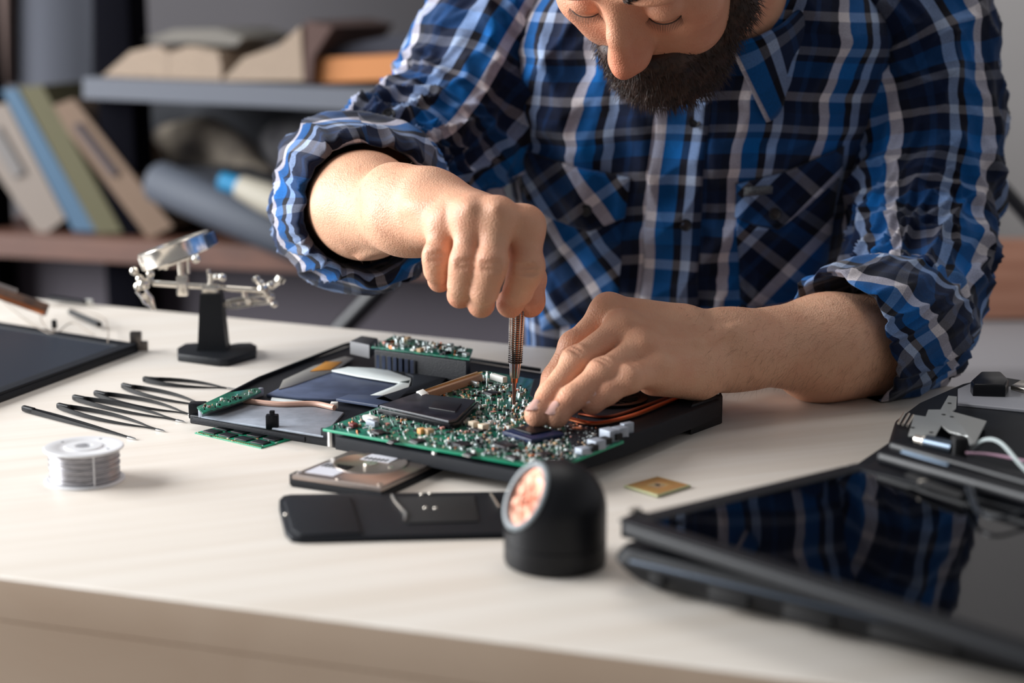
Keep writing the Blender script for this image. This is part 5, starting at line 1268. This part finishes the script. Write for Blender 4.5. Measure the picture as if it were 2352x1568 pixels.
# screen slab, lying over the base and tipped a little
SL_ = Z(1418, 1193, .0460); SB = Z(1968, 1063, .0405); SF = Z(2620, 1580, .0430)
sa = SF-SL_; sb = SB-SL_; lsa = np.linalg.norm(sa); lsb = np.linalg.norm(sb); sa /= lsa; sn = np.cross(sa, sb); sn /= np.linalg.norm(sn); 
if sn[2] < 0: sn = -sn
sb_ = sb/lsb
Ms = np.stack([sa, sb_, sn], 1)
def slab(name, s0, s1, r0, r1, h0, h1, m, bev=.001, parent=None, rad=.008):
    B = MB(); B.prism(rounded(s0, s1, r0, r1, rad, 4) if rad else [(s0, r0), (s1, r0), (s1, r1), (s0, r1)], h0, h1, bev)
    B.v = [SL_+v@Ms.T for v in B.v]; return B.build(name, m, parent or t)
lid = slab('screen_lid', 0, lsa, 0, lsb, -.0085, -.0010, MATS['satin_black_shell'], .0022)
for nm, a in (('bezel', (0, lsa, 0, .014)), ('bezel', (0, lsa, lsb-.012, lsb)), ('bezel', (0, .014, .0142, lsb-.0122)), ('bezel', (lsa-.014, lsa, .0142, lsb-.0122))):
    slab('screen_bezel', *a, -.0010, .0002, BP, .0005, lid, rad=.002)
slab('glossy_screen', .0142, lsa-.0142, .0142, lsb-.0122, -.0010, -.0004, mat('glossy_screen', (4, 5, 9), .04, spec=.5), 0, lid, rad=0)
B = MB(); B.box(Z(1462, 1170, .048), (.006, .003, .003), bev=.0005); B.box(Z(1450, 1172, .048), (.003, .003, .002), bev=.0005); B.build('latch_pin', CHROME, lid)
B = MB(); 
for x, y in ((1500, 1238),): c = Z(x, y, .030); B.box((c[0], c[1]+.02, .0305), (.03, .02, .0125), Ml, .001)
B.build('spacer_block', GAP, t)
# hinge bar along the far side of the screen
B = MB(); a = Z(2030, 1050, .046); b = Z(2640, 1222, .046); B.tube([a, a*.7+b*.3, b], .0060, 12); hb = B.build('hinge_bar', BPG, t)
B = MB(); a2 = Z(2055, 1025, .044); b2 = Z(2640, 1190, .044); B.tube([a2, b2], .0052, 12); B.build('hinge_bar', BPG, t)
B = MB(); B.tube([Z(2075, 1040, .049), Z(2180, 1072, .049)], .0026, 10); B.build('hinge_highlight_strip', mat('blue_grey_highlight', (98, 112, 128), .3, .8), hb)  # highlight on the bar, built as a paler strip
# rear case with bracket
B = MB(); poly(B, [(1962, 1064), (2040, 1012), (2056, 962), (2110, 922), (2206, 880), (2290, 862), (2720, 930), (2760, 1240), (2110, 1096)], .0, .0235, .003); rcs = B.build('rear_case', MATS['satin_black_shell'], t)
B = MB(); poly(B, [(2200, 892), (2232, 878), (2720, 930), (2720, 980), (2352, 940), (2200, 925)], .0236, .0262, .0006); B.build('silver_cover', mat('pale_grey_cover', (150, 150, 156), .4, .3), rcs)
B = MB(); poly(B, [(2230, 872), (2252, 852), (2300, 852), (2318, 870), (2310, 884), (2236, 882)], .0236, .036, .002, zp=.036); B.build('rear_foot', BPG, rcs)
B = MB(); poly(B, [(2322, 884), (2345, 872), (2600, 885), (2600, 900), (2352, 892)], .0262, .0300, .0006); B.build('bright_trim', CHROME, rcs)
B = MB(); poly(B, [(2086, 998), (2100, 952), (2126, 956), (2132, 940), (2160, 940), (2178, 908), (2198, 910), (2196, 936), (2186, 944), (2266, 966), (2240, 1016), (2228, 1020), (2222, 1000), (2180, 990), (2162, 976), (2148, 1000), (2130, 1002)], .0300, .0316, .0003); br = B.build('hinge_bracket', mat('stamped_steel', (190, 192, 190), .42, .8, bump=.3, bscale=700), rcs)
B = MB()
for x, y in ((2181, 926), (2167, 952), (2186, 957), (2096, 982), (2139, 993)): c = Z(x, y, .0317); B.lathe([(.0001, 0), (.0016, 0), (.0016, .0003), (.0001, .0003)], c, (0, 0, 1), 10, close=True)
B.build('bracket_holes', GAP, br)
for x, y in ((2181, 930), (2110, 975), (2250, 985)): c = Z(x, y, .0300); MB().lathe([(.0001, 0), (.004, 0), (.004, .0064), (.0001, .0064)], (c[0], c[1], .0236), (0, 0, 1), 10, close=True).build('bracket_post', BP, br)
B = MB(); B.tube([Z(2104, 1008, .036), Z(2128, 1014, .036)], .0032, 12); B.ball(Z(2124, 1013, .036), .0042, 8); B.build('hinge_pin', CHROME, rcs)
B = MB(); B.tube([Z(2128, 1014, .036), Z(2190, 1028, .036)], .0050, 14); B.build('hinge_barrel', mat('hinge_barrel_metal', (84, 94, 106), .25, .9), rcs)
B = MB(); B.box(Z(2203, 1030, .036), (.010, .012, .018), bev=.002); B.build('hinge_end', GAP, rcs)
B = MB()
for k in range(3): B.tube([Z(2064+k*10, 972+k*3, .027), Z(2078+k*10, 948+k*3, .027)], .0012, 6)
B.build('rear_contacts', CHROME, rcs)
LW = mat('pale_wire', (186, 196, 196), .35)
wire('white_cable', [Z(2232, 1034, .034), Z(2262, 1010, .044), Z(2300, 1018, .046), Z(2352, 1075, .040), Z(2420, 1130, .040)], .0014, LW, rcs)
wire('ribbon_wire', [Z(2218, 1040, .036), Z(2280, 1044, .036), Z(2352, 1058, .036), Z(2450, 1080, .036)], .0010, mat('pink_blue_wire', (168, 132, 150), .4), rcs)
DW = mat('dark_wire', (46, 50, 56), .3)
wire('dark_cable', [Z(2232, 1118, .0455), Z(2246, 1168, .0455), Z(2290, 1190, .0455), Z(2360, 1170, .0455), Z(2460, 1140, .0455)], .0011, DW, lid)
wire('dark_cable', [Z(2220, 1120, .0455), Z(2236, 1160, .0455), Z(2252, 1180, .0455)], .0011, DW, lid)
B = MB(); B.box(Z(2119, 1106, .0455), (.005, .004, .003), bev=.0006); B.build('camera_module', CHROME, lid)
B = MB(); pts = [Z(x, y, .0452) for x, y in ((2090, 1090), (2150, 1118), (2215, 1140))]; B.tube(pts, [.004, .0045, .004], 8, flat=.4, up=(0, 0, 1)); B.build('camera_cable_tape', GAP, lid)
# ---------------- screwdriver
ST = Z(1180, 928, .0215+.0016); SH = D(1183, 715, 1.338)
top = D(1196, 470, 1.352); d = top-ST; L_ = np.linalg.norm(d); d /= L_
t = thing('screwdriver', tuple(ST), 'slim copper and steel precision screwdriver held upright in the hand', 'screwdriver')
B = MB(); B.lathe([(.0001, 0), (.0012, .0), (.0014, .004), (.0016, .012), (.0020, .018), (.0001, .018)], ST, d, 20, close=True); B.build('bit', mat('reddish_steel', (150, 110, 104), .25, 1.0), t)
hz0 = .018; hl = .112
uv_ = np.cross(d, [0, 1, 0]); uv_ /= np.linalg.norm(uv_)
B = MB(); B.lathe([(.0001, hz0), (.0028, hz0), (.0036, hz0+.012), (.0049, hz0+.030), (.0055, hz0+.060), (.0055, hl), (.0001, hl)], ST, d, 32, close=True); B.build('handle', mat('brushed_copper', (176, 112, 82), .22, 1.0), t)
B = MB()
for k in range(10):
    a = 2*math.pi*k/10+.2; off = lambda h, r: ST+d*h+(uv_*math.cos(a)+np.cross(d, uv_)*math.sin(a))*r
    B.tube([off(hz0+.004, .0030), off(hz0+.030, .0049), off(hz0+.060, .0055), off(hl-.002, .0055)], .0008, 6)
B.build('steel_ribs', mat('polished_steel', (214, 206, 200), .12, 1.0), t)
B = MB()
for k in range(30): B.lathe([(.0050, 0), (.0058, .0004), (.0058, .0008), (.0050, .0012)], ST+d*(.034+k*.0018), d, 24, close=True)
B.build('grip_rings', mat('gunmetal', (96, 90, 88), .3, 1.0), t)
